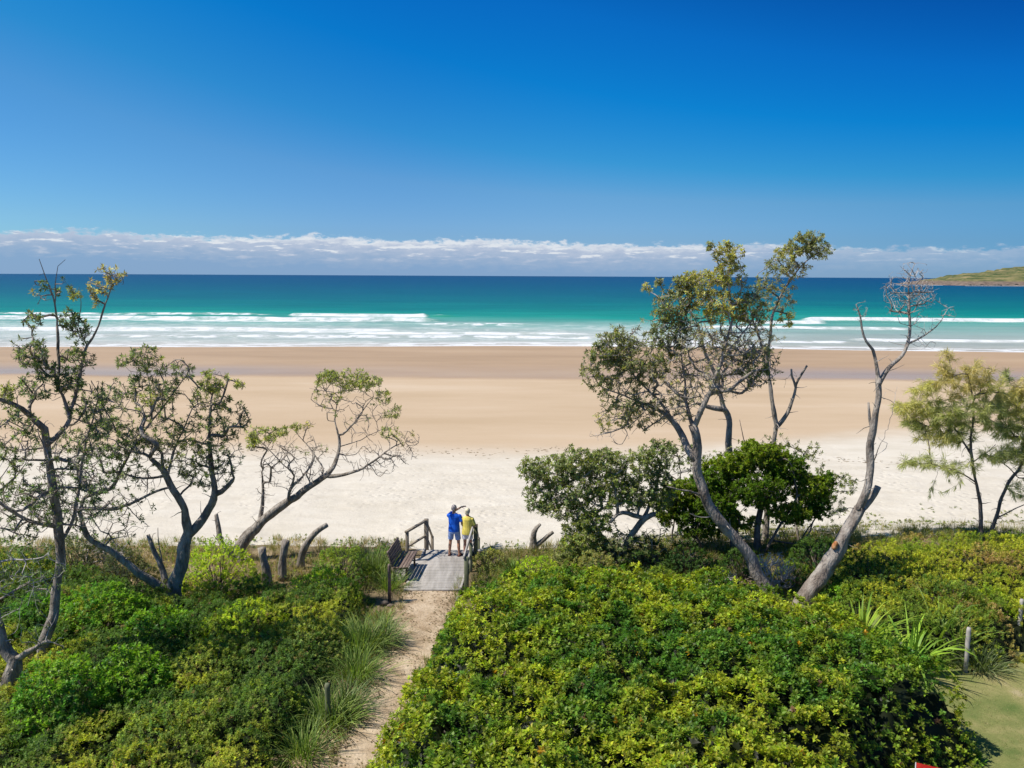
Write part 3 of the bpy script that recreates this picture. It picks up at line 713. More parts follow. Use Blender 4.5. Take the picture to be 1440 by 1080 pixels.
# --- the multi-stemmed banksia at the far left
D1 = float(G(50, 966)[1])
t = Tree(D1, 11)
t.limb([(52, 985, 0), (58, 930, 0), (72, 870, 0.1), (80, 828, 0.2), (87, 780, 0.2), (84, 730, 0.1), (76, 690, 0), (68, 645, 0), (63, 603, -0.1)], 0.15, 0.07, 'root', free_from=0.5)
t.limb([(63, 603, -0.1), (50, 590, -0.2), (32, 575, -0.4), (10, 562, -0.7), (-30, 552, -1.0)], 0.07, 0.03)
t.limb([(66, 625, -0.1), (84, 613, 0.1), (96, 597, 0.2), (97, 580, 0.3), (88, 565, 0.3), (80, 545, 0.2), (77, 520, 0)], 0.06, 0.025)
t.limb([(80, 545, 0.2), (84, 515, 0.3), (82, 480, 0.4), (81, 460, 0.4), (77, 430, 0.4), (68, 400, 0.3), (60, 378, 0.2), (55, 364, 0.2)], 0.05, 0.008)
t.limb([(78, 430, 0.4), (79, 395, 0.4), (80, 375, 0.4), (92, 365, 0.5)], 0.022, 0.006)
t.limb([(97, 580, 0.3), (108, 560, 0.5), (113, 520, 0.6), (122, 488, 0.7), (137, 458, 0.8), (146, 430, 0.8), (155, 405, 0.8), (164, 388, 0.8)], 0.05, 0.01)
t.limb([(122, 488, 0.7), (110, 455, 0.5), (118, 425, 0.5), (112, 415, 0.4)], 0.02, 0.007)
t.limb([(75, 690, 0), (50, 700, -0.6), (28, 725, -0.8), (-10, 700, -1.0)], 0.05, 0.025)
t.limb([(82, 740, 0.1), (40, 735, -0.2), (10, 712, -0.5), (-30, 690, -0.9)], 0.06, 0.03)
t.limb([(87, 760, 0.2), (100, 740, 0.4), (108, 700, 0.6), (112, 660, 0.7), (126, 610, 0.9), (138, 560, 0.9)], 0.05, 0.018)
t.grow([(60, 408, 16.94, 24.2, 0.2, 22, 0.17, 3), (86, 405, 9.68, 14.52, 0.4, 13, 0.24, 2), (137, 410, 14.52, 21.78, 0.8, 60, 0.34, 3), (162, 390, 14.52, 14.52, 0.8, 44, 0.34, 3), (147, 380, 9.68, 9.68, .8, 22, 0.34, 3), (105, 412, 14.52, 12.1, .5, 22, 0.29, 1), (57, 402, 12.1, 9.68, .2, 13, 0.32, 2),
        (98, 448, 16.94, 14.52, 0.5, 60, 0.32, 0), (110, 465, 21.78, 19.36, 0.6, 81, 0.32, 0), (45, 450, 16.94, 14.52, -0.1, 51, 0.30, 0), (42, 495, 29.04, 24.2, -0.2, 135, 0.32, 0), (62, 512, 21.78, 21.78, 0, 98, 0.32, 0), (92, 535, 29.04, 19.36, 0.3, 153, 0.32, 2), (110, 505, 24.2, 24.2, 0.6, 135, 0.32, 0), (55, 545, 36.3, 24.2, 0, 114, 0.29, 2),
        (14, 550, 16.94, 14.52, -0.6, 51, 0.32, 1), (20, 610, 41.14, 48.4, -0.6, 170, 0.27, 0), (60, 660, 72.6, 66.55, -0.2, 346, 0.27, 0), (120, 600, 41.14, 48.4, 0.6, 208, 0.30, 0), (30, 720, 60.5, 48.4, -0.5, 268, 0.23, 2), (130, 560, 31.46, 29.04, 0.8, 127, 0.32, 0), (100, 700, 72.6, 48.4, 0.4, 307, 0.22, 2)], rtip=0.0052)
t.build('banksia_tree', 'tall multi-stemmed banksia with sparse grey-green leaf rosettes at the left edge', 'tree', 'banksia trees on the dune', foliage=rosette_foliage(GREY, 14, 0.095, 0.026, extra=0.3, th=(10, 95)))

# --- short forked trunk at the left edge
D0 = float(G(14, 1000)[1])
t = Tree(D0, 13)
t.limb([(16, 1012, 0), (18, 975, 0), (18, 940, 0), (20, 928, 0)], 0.24, 0.16, 'root', ok=False)
t.limb([(20, 930, 0), (6, 915, 0), (0, 895, 0), (-8, 870, 0), (-30, 800, -0.2), (-50, 740, -0.4)], 0.13, 0.05)
t.limb([(22, 930, 0), (38, 918, -0.1), (50, 908, -0.2), (66, 901, -0.3)], 0.075, 0.03)
t.limb([(36, 955, 0.1), (33, 970, 0), (45, 958, -0.3), (52, 950, -0.4)], 0.02, 0.012, ok=False)
t.grow([(30, 850, 55, 60, -0.1, 90, 0.25, 2), (40, 800, 60, 40, 0.0, 110, 0.4, 2), (80, 905, 20, 15, -0.3, 8, 0.0)], rtip=0.004)
t.build('old_banksia_tree', 'short thick forked grey trunk with tangled bare twigs at the left edge', 'tree', 'banksia trees on the dune', twig='twig_pale', foliage=rosette_foliage(GREY, 9, 0.09, 0.025))

# --- the spreading banksia behind it
D2 = float(G(250, 866)[1])
t = Tree(D2, 17)
t.limb([(254, 880, 0), (250, 858, 0), (243, 838, 0), (246, 815, 0), (254, 795, 0), (257, 773, 0), (264, 756, 0.1), (266, 748, 0.1)], 0.23, 0.16, 'root', ok=False)
t.limb([(266, 750, 0.1), (261, 728, 0), (257, 708, -0.1), (251, 695, -0.2), (243, 684, -0.2), (236, 668, -0.3), (226, 655, -0.4), (212, 645, -0.5)], 0.13, 0.06)
t.limb([(267, 750, 0.1), (280, 738, 0.2), (293, 722, 0.3), (300, 703, 0.3), (302, 685, 0.3), (299, 660, 0.3), (294, 632, 0.2), (294, 600, 0.2), (297, 570, 0.2)], 0.125, 0.03)
t.limb([(301, 695, 0.3), (312, 691, 0.3), (322, 682, 0.3), (327, 676, 0.3)], 0.08, 0.05)
t.limb([(246, 838, 0), (228, 826, -0.1), (205, 813, -0.3), (185, 798, -0.4), (165, 780, -0.5), (143, 768, -0.6), (125, 757, -0.7), (116, 740, -0.7), (112, 715, -0.8), (118, 700, -0.8)], 0.13, 0.05)
t.limb([(234, 822, 0.1), (226, 800, 0.2), (221, 780, 0.2), (213, 768, 0.2), (208, 752, 0.3)], 0.09, 0.05, ok=False)
t.limb([(228, 790, 0.2), (227, 765, 0.2), (222, 742, 0.3)], 0.025, 0.01, ok=False)
t.limb([(125, 716, -0.8), (145, 715, -0.7), (167, 715, -0.6), (190, 708, -0.5), (215, 693, -0.4), (240, 685, -0.3)], 0.055, 0.03)
t.limb([(118, 700, -0.8), (140, 690, -0.6), (158, 690, -0.4), (165, 665, -0.4), (174, 650, -0.3), (184, 628, -0.2), (197, 612, -0.1), (214, 592, 0), (233, 567, 0.1), (262, 528, 0.2)], 0.06, 0.012)
t.limb([(184, 628, -0.2), (168, 612, -0.3), (158, 590, -0.4), (142, 560, -0.5), (128, 535, -0.6)], 0.035, 0.012)
t.limb([(214, 592, 0), (211, 560, 0), (209, 530, 0.1), (203, 505, 0.1)], 0.028, 0.01)
t.limb([(236, 668, -0.3), (243, 640, -0.2), (255, 610, 0), (270, 575, 0.1)], 0.04, 0.015)
t.grow([(202, 500, 21.78, 16.94, 0.1, 101, 0.30, 0), (205, 525, 24.2, 16.94, 0.1, 87, 0.30, 0), (175, 508, 12.1, 9.68, 0, 26, 0.30, 0), (222, 498, 14.52, 12.1, 0.1, 26, 0.22, 1), (250, 522, 26.62, 19.36, 0.1, 113, 0.28, 0), (178, 545, 26.62, 19.36, 0, 101, 0.28, 2), (232, 550, 26.62, 16.94, 0, 101, 0.28, 0), (300, 535, 24.2, 16.94, 0.2, 113, 0.30, 1), (290, 560, 33.88, 24.2, 0.2, 170, 0.30, 1),
        (335, 540, 12.1, 9.68, 0.2, 26, 0.28, 1), (320, 590, 31.46, 31.46, 0.3, 151, 0.28, 0), (342, 588, 12.1, 24.2, 0.3, 53, 0.26, 0), (288, 610, 36.3, 36.3, 0.2, 204, 0.28, 0), (310, 640, 36.3, 31.46, 0.3, 170, 0.28, 0), (155, 580, 41.14, 31.46, -0.3, 204, 0.28, 0), (155, 620, 53.24, 33.88, -0.4, 308, 0.30, 2), (140, 655, 48.4, 33.88, -0.5, 238, 0.28, 2), (195, 640, 43.56, 41.14, -0.3, 238, 0.26, 0),
        (225, 605, 43.56, 36.3, 0, 204, 0.28, 0), (255, 640, 36.3, 41.14, 0, 204, 0.26, 1), (290, 665, 43.56, 26.62, 0.2, 170, 0.28, 0), (105, 700, 43.56, 43.56, -0.7, 156, 0.26, 2), (170, 695, 53.24, 36.3, -0.5, 151, 0.22, 0), (212, 560, 31.46, 24.2, 0, 101, 0.26, 1), (150, 740, 60.5, 31.46, -0.6, 136, 0.19, 2)], rtip=0.0052)
t.build('banksia_tree', 'wide banksia with forking grey trunks and many leaf rosettes, nearest the leaning tree', 'tree', 'banksia trees on the dune', foliage=rosette_foliage(GREY, 14, 0.105, 0.027, extra=0.3, th=(10, 95)))

# --- leaning umbrella-crowned tree left of the path
D3 = float(G(338, 800)[1])+0.4
t = Tree(D3, 19); t.lean = 1.5
t.limb([(342, 812, 0), (338, 796, 0), (333, 780, 0), (340, 765, 0), (352, 750, 0.1), (368, 733, 0.1), (385, 720, 0.1), (406, 707, 0), (424, 694, 0), (438, 682, 0), (450, 674, 0), (462, 668, 0), (472, 655, 0.1), (476, 640, 0.1), (478, 625, 0.1), (476, 612, 0.1)], 0.24, 0.05, 'root', free_from=0.6)
t.limb([(336, 790, 0), (322, 776, -0.2), (312, 765, -0.3), (309, 745, -0.3), (304, 724, -0.3)], 0.14, 0.06, ok=False)
t.limb([(313, 767, -0.3), (306, 758, -0.4), (300, 752, -0.4)], 0.025, 0.01, ok=False)
t.limb([(366, 735, 0.1), (366, 722, 0.2), (370, 706, 0.2), (372, 690, 0.2), (370, 676, 0.1), (368, 664, 0.1)], 0.085, 0.03, free_from=0.5)
t.limb([(406, 707, 0), (405, 692, -0.2), (408, 683, -0.3), (424, 672, -0.4)], 0.07, 0.04)
t.limb([(410, 682, -0.3), (418, 668, -0.4), (404, 657, -0.5), (390, 645, -0.6), (376, 630, -0.7), (366, 620, -0.8)], 0.035, 0.014)
t.limb([(450, 674, 0), (458, 660, 0.3), (445, 645, 0.4), (432, 625, 0.5), (418, 610, 0.6)], 0.035, 0.012)
t.limb([(476, 614, 0.1), (488, 608, 0.0), (500, 592, -0.1), (510, 575, -0.2), (524, 560, -0.3)], 0.04, 0.01)
t.limb([(476, 614, 0.1), (470, 595, 0.2), (472, 575, 0.2), (482, 550, 0.2)], 0.035, 0.01)
t.limb([(464, 670, 0), (482, 668, -0.1), (497, 663, -0.2), (515, 655, -0.2), (530, 648, -0.3), (542, 635, -0.3), (552, 626, -0.3), (570, 622, -0.3)], 0.065, 0.012)
t.limb([(500, 590, -0.1), (520, 586, -0.3), (540, 580, -0.4)], 0.015, 0.007)
t.limb([(478, 628, 0.1), (500, 622, 0.3), (520, 612, 0.4), (545, 600, 0.5)], 0.02, 0.007)
t.grow([(460, 530, 19.2, 10, 0.1, 83, 0.51, 1), (490, 533, 40.8, 15, 0.1, 196, 0.51, 1), (515, 538, 24, 15, 0, 123, 0.51, 1), (470, 548, 36, 17.5, 0.2, 112, 0.32, 1), (452, 562, 16.8, 17.5, 0.3, 38, 0.22, 1), (540, 558, 14.4, 10, -0.2, 38, 0.49, 1), (552, 580, 16.8, 10, -0.3, 50, 0.46, 1), (495, 568, 52.8, 30, 0, 140, 0.03), (520, 600, 40.8, 27.5, 0, 101, 0.03), (550, 608, 21.6, 10, -0.3, 50, 0.38, 1), (575, 620, 16.8, 15, -0.3, 72, 0.05, 3), (560, 640, 28.8, 20, -0.2, 101, 0.00), (535, 660, 26.4, 10, -0.2, 50, 0.00), (510, 640, 36, 20, 0, 83, 0.00),
        (368, 612, 26.4, 15, -0.7, 128, 0.51, 1), (395, 607, 16.8, 7.5, -0.6, 56, 0.51, 1), (415, 601, 8.4, 6.25, 0.5, 23, 0.51, 1), (435, 598, 9.6, 7.5, 0.4, 22, 0.22, 3), (356, 620, 9.6, 12.5, -0.8, 33, 0.49, 1), (385, 640, 36, 22.5, -0.6, 112, 0.02), (430, 665, 33.6, 20, -0.3, 112, 0.00), (420, 630, 36, 25, 0.3, 83, 0.02), (372, 680, 16.8, 30, 0.1, 72, 0.00), (410, 670, 36, 25, -0.3, 83, 0.00), (440, 640, 28.8, 30, 0.3, 67, 0.01)], rtip=0.0058, lenw=0.18)
t.build('leaning_tree', 'leaning bare-limbed tree with an umbrella crown leafy only along its top', 'tree', None, foliage=rosette_foliage(GREY, 11, 0.10, 0.03, th=(20, 95)))

# --- dead stumps and snags in the grass
def snag(pts, r0, r1, label, seed, name='dead_stump', extra=None, bark='bark'):
    D = float(G(pts[0][0], pts[0][1])[1]); t = Tree(D, seed); t.limb([(p[0], p[1], p[2] if len(p) > 2 else 0) for p in pts], r0, r1, 'root', wob=0.03)
    for e in (extra or []): t.limb(e[0], e[1], e[2], wob=0.03)
    for i in range(len(t.r)): pass
    t.build(name, label, 'stump', 'dead stumps and snags on the dune', bark=bark, split=0.008)
snag([(376, 826), (375, 808), (372, 790), (368, 770)], 0.16, 0.115, 'short dead stump leftmost of the three in the dry grass', 31)
snag([(397, 816), (396, 798), (398, 780), (402, 760)], 0.15, 0.10, 'dead stump leaning slightly right, middle one of the three in the dry grass', 32)
snag([(423, 800), (422, 783), (428, 770), (436, 757), (448, 745), (460, 738)], 0.14, 0.075, 'bent dead snag curving up to the right, rightmost of the three in the dry grass', 33)
snag([(750, 776), (751, 760), (748, 752), (752, 742), (760, 737)], 0.17, 0.05, 'short forked driftwood-grey snag right of the deck, against the leafy grey-green bush', 34, 'dead_snag', [([(752, 770, 0), (764, 760, 0), (772, 752, 0), (778, 748, 0)], 0.10, 0.05)])

# --- bare dead tree on the right, with the orange wound
D7 = float(G(1120, 868)[1])+0.3
t = Tree(D7, 41)
t.limb([(1112, 878, 0), (1124, 860, 0), (1136, 836, 0), (1150, 814, 0), (1163, 793, 0), (1176, 772, 0), (1188, 752, 0), (1203, 730, 0), (1210, 714, 0)], 0.27, 0.155, 'root', ok=False)
t.limb([(1208, 716, 0), (1222, 706, 0.1), (1230, 696, 0.1), (1235, 684, 0.1)], 0.125, 0.085, ok=False)
t.limb([(1208, 718, 0), (1215, 700, -0.1), (1222, 682, -0.1), (1226, 665, 0), (1222, 645, 0), (1226, 620, 0), (1231, 598, 0), (1234, 575, 0), (1237, 555, 0), (1235, 532, 0)], 0.115, 0.075, ok=False)
t.limb([(1235, 535, 0), (1234, 515, 0), (1229, 497, 0), (1220, 484, 0), (1212, 472, 0), (1213, 455, 0), (1209, 440, 0), (1204, 428, 0)], 0.055, 0.014, free_from=0.5)
t.limb([(1237, 538, 0), (1246, 522, 0.1), (1258, 510, 0.1), (1270, 498, 0.2), (1279, 482, 0.2), (1279, 465, 0.2), (1278, 445, 0.2), (1280, 420, 0.2), (1279, 400, 0.2), (1280, 385, 0.2), (1286, 371, 0.2)], 0.07, 0.008, free_from=0.35)
t.limb([(1279, 482, 0.2), (1292, 476, 0.1), (1305, 472, 0), (1318, 462, 0), (1328, 446, 0), (1333, 434, 0)], 0.035, 0.008)
t.limb([(1225, 600, 0.1), (1221, 585, 0.1), (1221, 566, 0.1)], 0.05, 0.03, ok=False)
t.limb([(1228, 650, 0), (1234, 635, -0.2), (1239, 622, -0.3)], 0.022, 0.008)
t.grow([(1279, 410, 44, 34, 0.2, 350, 0.00), (1285, 380, 22, 16, 0.2, 70, 0.00), (1262, 430, 20, 22, 0.1, 70, 0.00), (1300, 415, 24, 22, 0.2, 84, 0.00), (1332, 438, 14, 16, 0, 33, 0.00), (1210, 436, 14, 20, 0, 33, 0.00), (1290, 455, 30, 20, 0.1, 56, 0.00), (1300, 485, 20, 10, 0.1, 14, 0.00), (1240, 545, 22, 20, 0, 11, 0.00), (1245, 620, 12, 16, 0, 5, 0.00)], rtip=0.0040, step=0.1, lenw=0.25)
dead7 = t.build('dead_tree', 'tall bare dead tree with twisted pale trunk and an orange wound low on its bark', 'tree', None, bark='bark_pale', twig='twig_pale', split=0.018, kb=12)
# the wound and the cut face: shaped plates on the bark
a = Acc(); c = at(1174, 767, D7-0.15)
bm = bmesh.new(); bmesh.ops.create_icosphere(bm, subdivisions=3, radius=1)
V = np.array([v.co[:] for v in bm.verts]); F = [[v.index for v in f.verts] for f in bm.faces]; bm.free()
V = V*(0.8+0.5*fbm(V[:, 0]*1.6, V[:, 1]*1.6, V[:, 2]*1.6, s=77))[:, None]*np.array([0.075, 0.075, 0.125]) @ np.array([[math.cos(-.35), 0, math.sin(-.35)], [0, 1, 0], [-math.sin(-.35), 0, math.cos(-.35)]])
a.add(V+c, [f+[f[-1]] for f in F])
M['wound'] = noisy_mat('exposed_wood', [(0.35, (0.17, 0.055, 0.02)), (0.5, (0.42, 0.17, 0.06)), (0.7, (0.6, 0.33, 0.16))], 6, 0.8, 0.6, 18)
o = link('bark_wound', a.mesh('bark_wound', dead7.location, False), M['wound'], [q for q in dead7.children if q.name.startswith('trunk')][0], True); o['label'] = 'orange-brown exposed wound in the bark'

# --- the big leaning tree in front of the round green bush
D4 = D7+0.1
OL = [(0.300, 0.314, 0.131), (0.484, 0.458, 0.136), (0.196, 0.240, 0.100), (0.419, 0.380, 0.215)]
t = Tree(D4, 43)
t.limb([(1108, 876, 0), (1094, 853, 0), (1080, 834, 0), (1070, 815, 0), (1058, 790, 0), (1046, 773, 0), (1030, 755, 0), (1015, 740, 0), (1004, 726, 0), (994, 708, 0), (986, 688, 0), (980, 668, 0), (978, 650, 0), (980, 630, 0), (980, 612, 0), (974, 598, 0)], 0.22, 0.11, 'root', ok=False)
t.limb([(978, 645, 0), (966, 632, 0.2), (960, 615, 0.4), (954, 600, 0.5), (944, 588, 0.6), (932, 579, 0.7), (915, 570, 0.8)], 0.12, 0.05, free_from=0.7)
t.limb([(976, 600, 0), (984, 580, -0.2), (994, 560, -0.3), (1003, 540, -0.4), (1006, 525, -0.4), (1014, 505, -0.3), (1022, 480, -0.2), (1030, 450, -0.2)], 0.085, 0.03, free_from=0.3)
t.limb([(974, 600, 0), (968, 575, 0.2), (965, 550, 0.3), (962, 525, 0.3), (958, 500, 0.4)], 0.06, 0.025)
t.limb([(944, 588, 0.6), (925, 560, 0.6), (905, 540, 0.6), (885, 520, 0.6), (868, 500, 0.6)], 0.05, 0.015)
t.limb([(915, 570, 0.8), (895, 565, 0.8), (870, 555, 0.8), (848, 545, 0.8)], 0.04, 0.015)
t.limb([(958, 500, 0.4), (955, 470, 0.4), (962, 440, 0.3), (975, 415, 0.2), (960, 400, 0.2)], 0.03, 0.012)
t.limb([(1030, 450, -0.2), (1026, 420, -0.2), (1024, 390, -0.1), (1028, 360, 0), (1025, 345, 0)], 0.04, 0.012)
t.limb([(1014, 505, -0.3), (1035, 480, 0.1), (1055, 455, 0.3), (1070, 430, 0.4)], 0.04, 0.012)
# bare grey side branches
t.limb([(990, 697, 0), (975, 692, -0.3), (958, 690, -0.5), (938, 684, -0.6)], 0.03, 0.014, ok=False)
t.limb([(1003, 725, 0), (990, 728, -0.3), (978, 726, -0.4), (970, 722, -0.5)], 0.022, 0.01, ok=False)
t.limb([(980, 655, 0), (962, 662, -0.3), (945, 668, -0.4)], 0.022, 0.009, ok=True)
t.grow([(868, 485, 34, 28, 0.6, 297, 0.56, 0), (900, 505, 46, 36, 0.6, 409, 0.52, 0), (850, 520, 34, 34, 0.7, 235, 0.55, 0), (880, 560, 40, 34, 0.7, 297, 0.42, 0), (905, 585, 36, 22, 0.7, 171, 0.37, 3), (940, 540, 40, 46, 0.4, 219, 0.27, 3), (862, 590, 30, 14, 0.7, 70, 0.42, 1), (860, 610, 36, 18, 0.6, 39, 0.06, 3), (845, 500, 26, 20, 0.6, 93, 0.55, 2),
        (945, 470, 30, 30, 0.4, 235, 0.52, 2), (950, 430, 34, 26, 0.3, 266, 0.52, 0), (985, 400, 34, 24, 0.2, 266, 0.52, 1), (962, 400, 20, 14, .2, 93, 0.55, 0), (910, 405, 9, 8, 0.4, 18, 0.58, 1), (928, 398, 8, 8, .4, 18, 0.58, 0), (1025, 355, 24, 16, 0, 109, 0.55, 1), (1028, 385, 26, 24, 0, 188, 0.49, 1), (1000, 345, 8, 7, 0, 14, 0.55, 0), (1015, 430, 40, 26, -0.1, 297, 0.46, 1), (1055, 430, 28, 28, 0.2, 188, 0.42, 0),
        (1045, 480, 44, 40, 0, 471, 0.17, 3), (985, 490, 50, 50, 0.1, 518, 0.15, 3), (1060, 515, 40, 30, 0.1, 345, 0.31, 2), (1020, 535, 46, 30, -0.1, 314, 0.12, 3), (950, 560, 50, 40, 0.2, 314, 0.09, 3), (930, 480, 40, 50, 0.5, 235, 0.31, 0)], rtip=0.0052, lenw=0.16)
t4 = t.build('coast_tree', 'large leaning tree with crooked grey trunk and twiggy crown, in front of the round bush', 'tree', 'twisted coastal trees', bark='bark_pale', twig='twig_light', foliage=rosette_foliage(OL, 10, 0.10, 0.034, mult=1, extra=0.6))
# --- grey-trunked tree behind the bush
D5 = float(G(1060, 800)[1])+2.9
t = Tree(D5, 47)
t.limb([(1034, 800, 0), (1032, 740, 0), (1029, 690, 0), (1026, 645, 0), (1026, 610, 0), (1025, 585, 0), (1017, 574, 0), (1013, 558, 0), (1009, 535, 0), (1000, 515, 0), (991, 497, 0), (985, 470, 0)], 0.19, 0.05, 'root', free_from=0.65)
t.limb([(1020, 577, 0), (1008, 574, -0.2), (996, 573, -0.3), (984, 568, -0.4)], 0.12, 0.06)
t.limb([(1009, 535, 0), (1022, 515, 0.2), (1035, 495, 0.4)], 0.05, 0.02)
t.grow([(985, 450, 36, 36, 0, 90, 0.7, 0), (1010, 480, 44, 30, 0.2, 110, 0.4, 3), (1040, 500, 40, 26, 0.4, 80, 0.6, 2), (975, 530, 30, 30, -0.3, 60, 0.3, 3), (965, 560, 24, 16, -0.3, 30, 0.6, 0)], rtip=0.005)
t.build('coast_tree', 'straight grey-trunked tree rising from behind the round bush into the large crown', 'tree', 'twisted coastal trees', bark='bark_pale', twig='twig_light', foliage=rosette_foliage(OL, 9, 0.105, 0.033))
# --- thin crooked tree with the highest crown
D6 = float(G(1060, 800)[1])+2.5
t = Tree(D6, 53)
t.limb([(1074, 790, 0), (1078, 730, 0), (1080, 680, 0), (1086, 632, 0), (1090, 603, 0), (1090, 580, 0), (1083, 555, 0), (1080, 530, 0), (1078, 500, 0), (1083, 470, 0), (1088, 440, 0.1), (1098, 415, 0.2), (1112, 392, 0.3), (1128, 372, 0.3), (1145, 358, 0.3)], 0.13, 0.02, 'root', free_from=0.55)
t.limb([(1090, 603, 0), (1102, 590, 0.1), (1112, 575, 0.1), (1118, 555, 0.1), (1120, 540, 0.1), (1126, 528, 0.1), (1135, 514, 0.1)], 0.085, 0.028, ok=False)
t.limb([(1119, 545, 0.1), (1115, 532, 0.1), (1113, 519, 0.1)], 0.05, 0.03, ok=False)
t.limb([(1078, 500, 0), (1068, 475, -0.2), (1058, 445, -0.4), (1050, 420, -0.5)], 0.05, 0.015)
t.grow([(1125, 345, 22, 16, 0.3, 90, 0.92, 0), (1150, 350, 24, 16, 0.3, 90, 0.92, 0), (1108, 355, 20, 14, 0.3, 60, .9, 1), (1140, 333, 20, 10, 0.3, 50, 0.9, 0), (1095, 375, 26, 16, 0.2, 80, 0.8, 0), (1120, 380, 24, 14, .3, 60, .6, 3), (1100, 420, 26, 30, 0.2, 110, 0.6, 3), (1105, 450, 14, 12, 0.1, 30, 0.8, 1), (1075, 400, 20, 20, -0.3, 60, 0.7, 0), (1062, 445, 26, 26, -0.3, 80, 0.6, 2), (1085, 480, 20, 24, 0, 40, 0.4, 3), (1100, 530, 26, 20, 0, 10, 0.0)], rtip=0.0045)
t.build('coast_tree', 'thin crooked tree carrying the highest tuft of leaves and a bare dead fork', 'tree', 'twisted coastal trees', bark='bark', twig='twig_light', foliage=rosette_foliage(OL, 10, 0.10, 0.034, mult=1, extra=0.6))
# bare sapling stick beside it
snag([(1052, 660), (1046, 620), (1040, 590)], 0.035, 0.02, 'thin dead stick standing behind the round green bush', 57, 'dead_stick', bark='bark_dark')

# --- she-oaks on the right
def needles(tones):
    def fn(s, T, org):
        rs = s.rs; a = Acc(); par = np.array(s.par); idx = np.array([q[0] for q in s.tips]); tone = np.array([q[2] for q in s.tips])
        C = []; Dr = []; tn = []
        for step in range(3):
            C.append(s.P[idx]); Dr.append(nrm(s.P[idx]-s.P[np.maximum(par[idx], 0)])); tn.append(tone)
            idx = np.maximum(par[idx], 0)
        C = np.concatenate(C); Dr = np.concatenate(Dr); tn = np.concatenate(tn); k = 16
        C = np.repeat(C, k, 0)+rs.normal(0, 0.025, (len(C)*k, 3)); Dr = np.repeat(Dr, k, 0)
        d = nrm(Dr*0.9+np.array([0, 0, -0.42])+rs.normal(0, 0.34, C.shape)); n = perp(d, rs)
        col = np.array(tones)[np.repeat(tn, k).astype(int)]*(1+rs.normal(0, 0.25, (len(C), 1))).clip(0.4, 1.8)
        leaf_quads(a, C, d, n, rs.uniform(0.14, 0.36, len(C)), rs.uniform(0.012, 0.018, len(C)), col, 0.25)
        link('foliage', a.mesh('foliage', org), M['leaf_dull'], T)
    return fn
SO = [(0.60, 0.56, 0.24), (0.46, 0.48, 0.20), (0.64, 0.55, 0.28), (0.34, 0.38, 0.16)]
D8 = float(G(1382, 768)[1])
t = Tree(D8, 61)
t.limb([(1381, 772, 0), (1379, 735, 0), (1377, 695, 0), (1370, 660, 0), (1366, 635, 0), (1364, 615, 0), (1370, 590, 0), (1368, 560, 0), (1362, 530, 0)], 0.085, 0.018, 'root', free_from=0.35)
t.limb([(1366, 640, 0), (1355, 622, 0.2), (1346, 608, 0.3), (1330, 590, 0.4), (1315, 570, 0.5)], 0.045, 0.012)
t.limb([(1374, 680, 0), (1358, 668, -0.2), (1340, 658, -0.3), (1310, 652, -0.4), (1270, 652, -0.5)], 0.03, 0.01)
t.limb([(1368, 650, 0), (1385, 640, 0.2), (1400, 625, 0.3)], 0.025, 0.01)
t.grow([(1330, 515, 14, 22, 0.2, 26, 1, 2), (1345, 540, 30, 20, 0.2, 44, 1, 2), (1300, 545, 26, 16, 0.4, 30, 1, 0), (1375, 525, 22, 18, 0, 34, 1, 2), (1395, 545, 20, 20, 0, 30, 1, 0), (1290, 575, 30, 14, 0.4, 34, 1, 0), (1275, 572, 22, 9, 0.5, 20, 1, 0), (1325, 585, 34, 24, 0.3, 60, 1, 1), (1365, 580, 34, 26, 0, 60, 1, 1), (1320, 612, 34, 16, 0.3, 44, 1, 0), (1350, 610, 26, 18, 0.2, 30, 1, 1), (1285, 600, 20, 10, 0.4, 20, 1, 1), (1398, 585, 20, 24, 0, 34, 1, 1), (1310, 650, 30, 13, -0.4, 18, 1, 1), (1350, 660, 30, 16, -0.3, 18, 1, 1), (1278, 652, 14, 9, -0.5, 8, 1, 1), (1320, 690, 20, 10, -0.3, 3, 1, 1)], rtip=0.005, up=0.0)
t.build('she_oak', 'wispy olive-gold she-oak with a slender upright trunk, left one of the pair', 'tree', 'she-oaks behind the dune grass', bark='bark_dark', twig='twig', foliage=needles(SO), split=0.02)
t = Tree(D8+0.3, 67)
t.limb([(1388, 772, 0), (1397, 740, 0), (1408, 705, 0), (1418, 675, 0), (1432, 660, 0), (1438, 640, 0), (1442, 600, 0), (1444, 560, 0)], 0.08, 0.02, 'root', free_from=0.4)
t.limb([(1403, 728, 0), (1425, 718, -0.1), (1450, 705, -0.2)], 0.025, 0.012)
t.limb([(1428, 668, 0), (1415, 655, -0.2), (1405, 645, -0.3), (1390, 640, -0.4)], 0.025, 0.01)
t.grow([(1425, 570, 26, 22, 0, 44, 1, 0), (1450, 560, 30, 28, 0, 60, 1, 0), (1435, 545, 20, 14, 0, 26, 1, 2), (1415, 528, 6, 8, 0, 6, 1, 3), (1440, 600, 30, 26, 0, 60, 1, 1), (1412, 605, 20, 16, -0.1, 26, 1, 3), (1405, 640, 26, 12, -0.3, 30, 1, 1), (1440, 640, 30, 18, 0, 44, 1, 1), (1470, 600, 34, 50, 0, 60, 1, 1), (1432, 690, 16, 10, -0.1, 12, 1, 1), (1460, 660, 24, 24, 0, 26, 1, 3)], rtip=0.005, up=0.0)
t.build('she_oak', 'wispy she-oak with a slanting trunk, cut off by the right edge of the picture', 'tree', 'she-oaks behind the dune grass', bark='bark_dark', twig='twig', foliage=needles(SO), split=0.02)
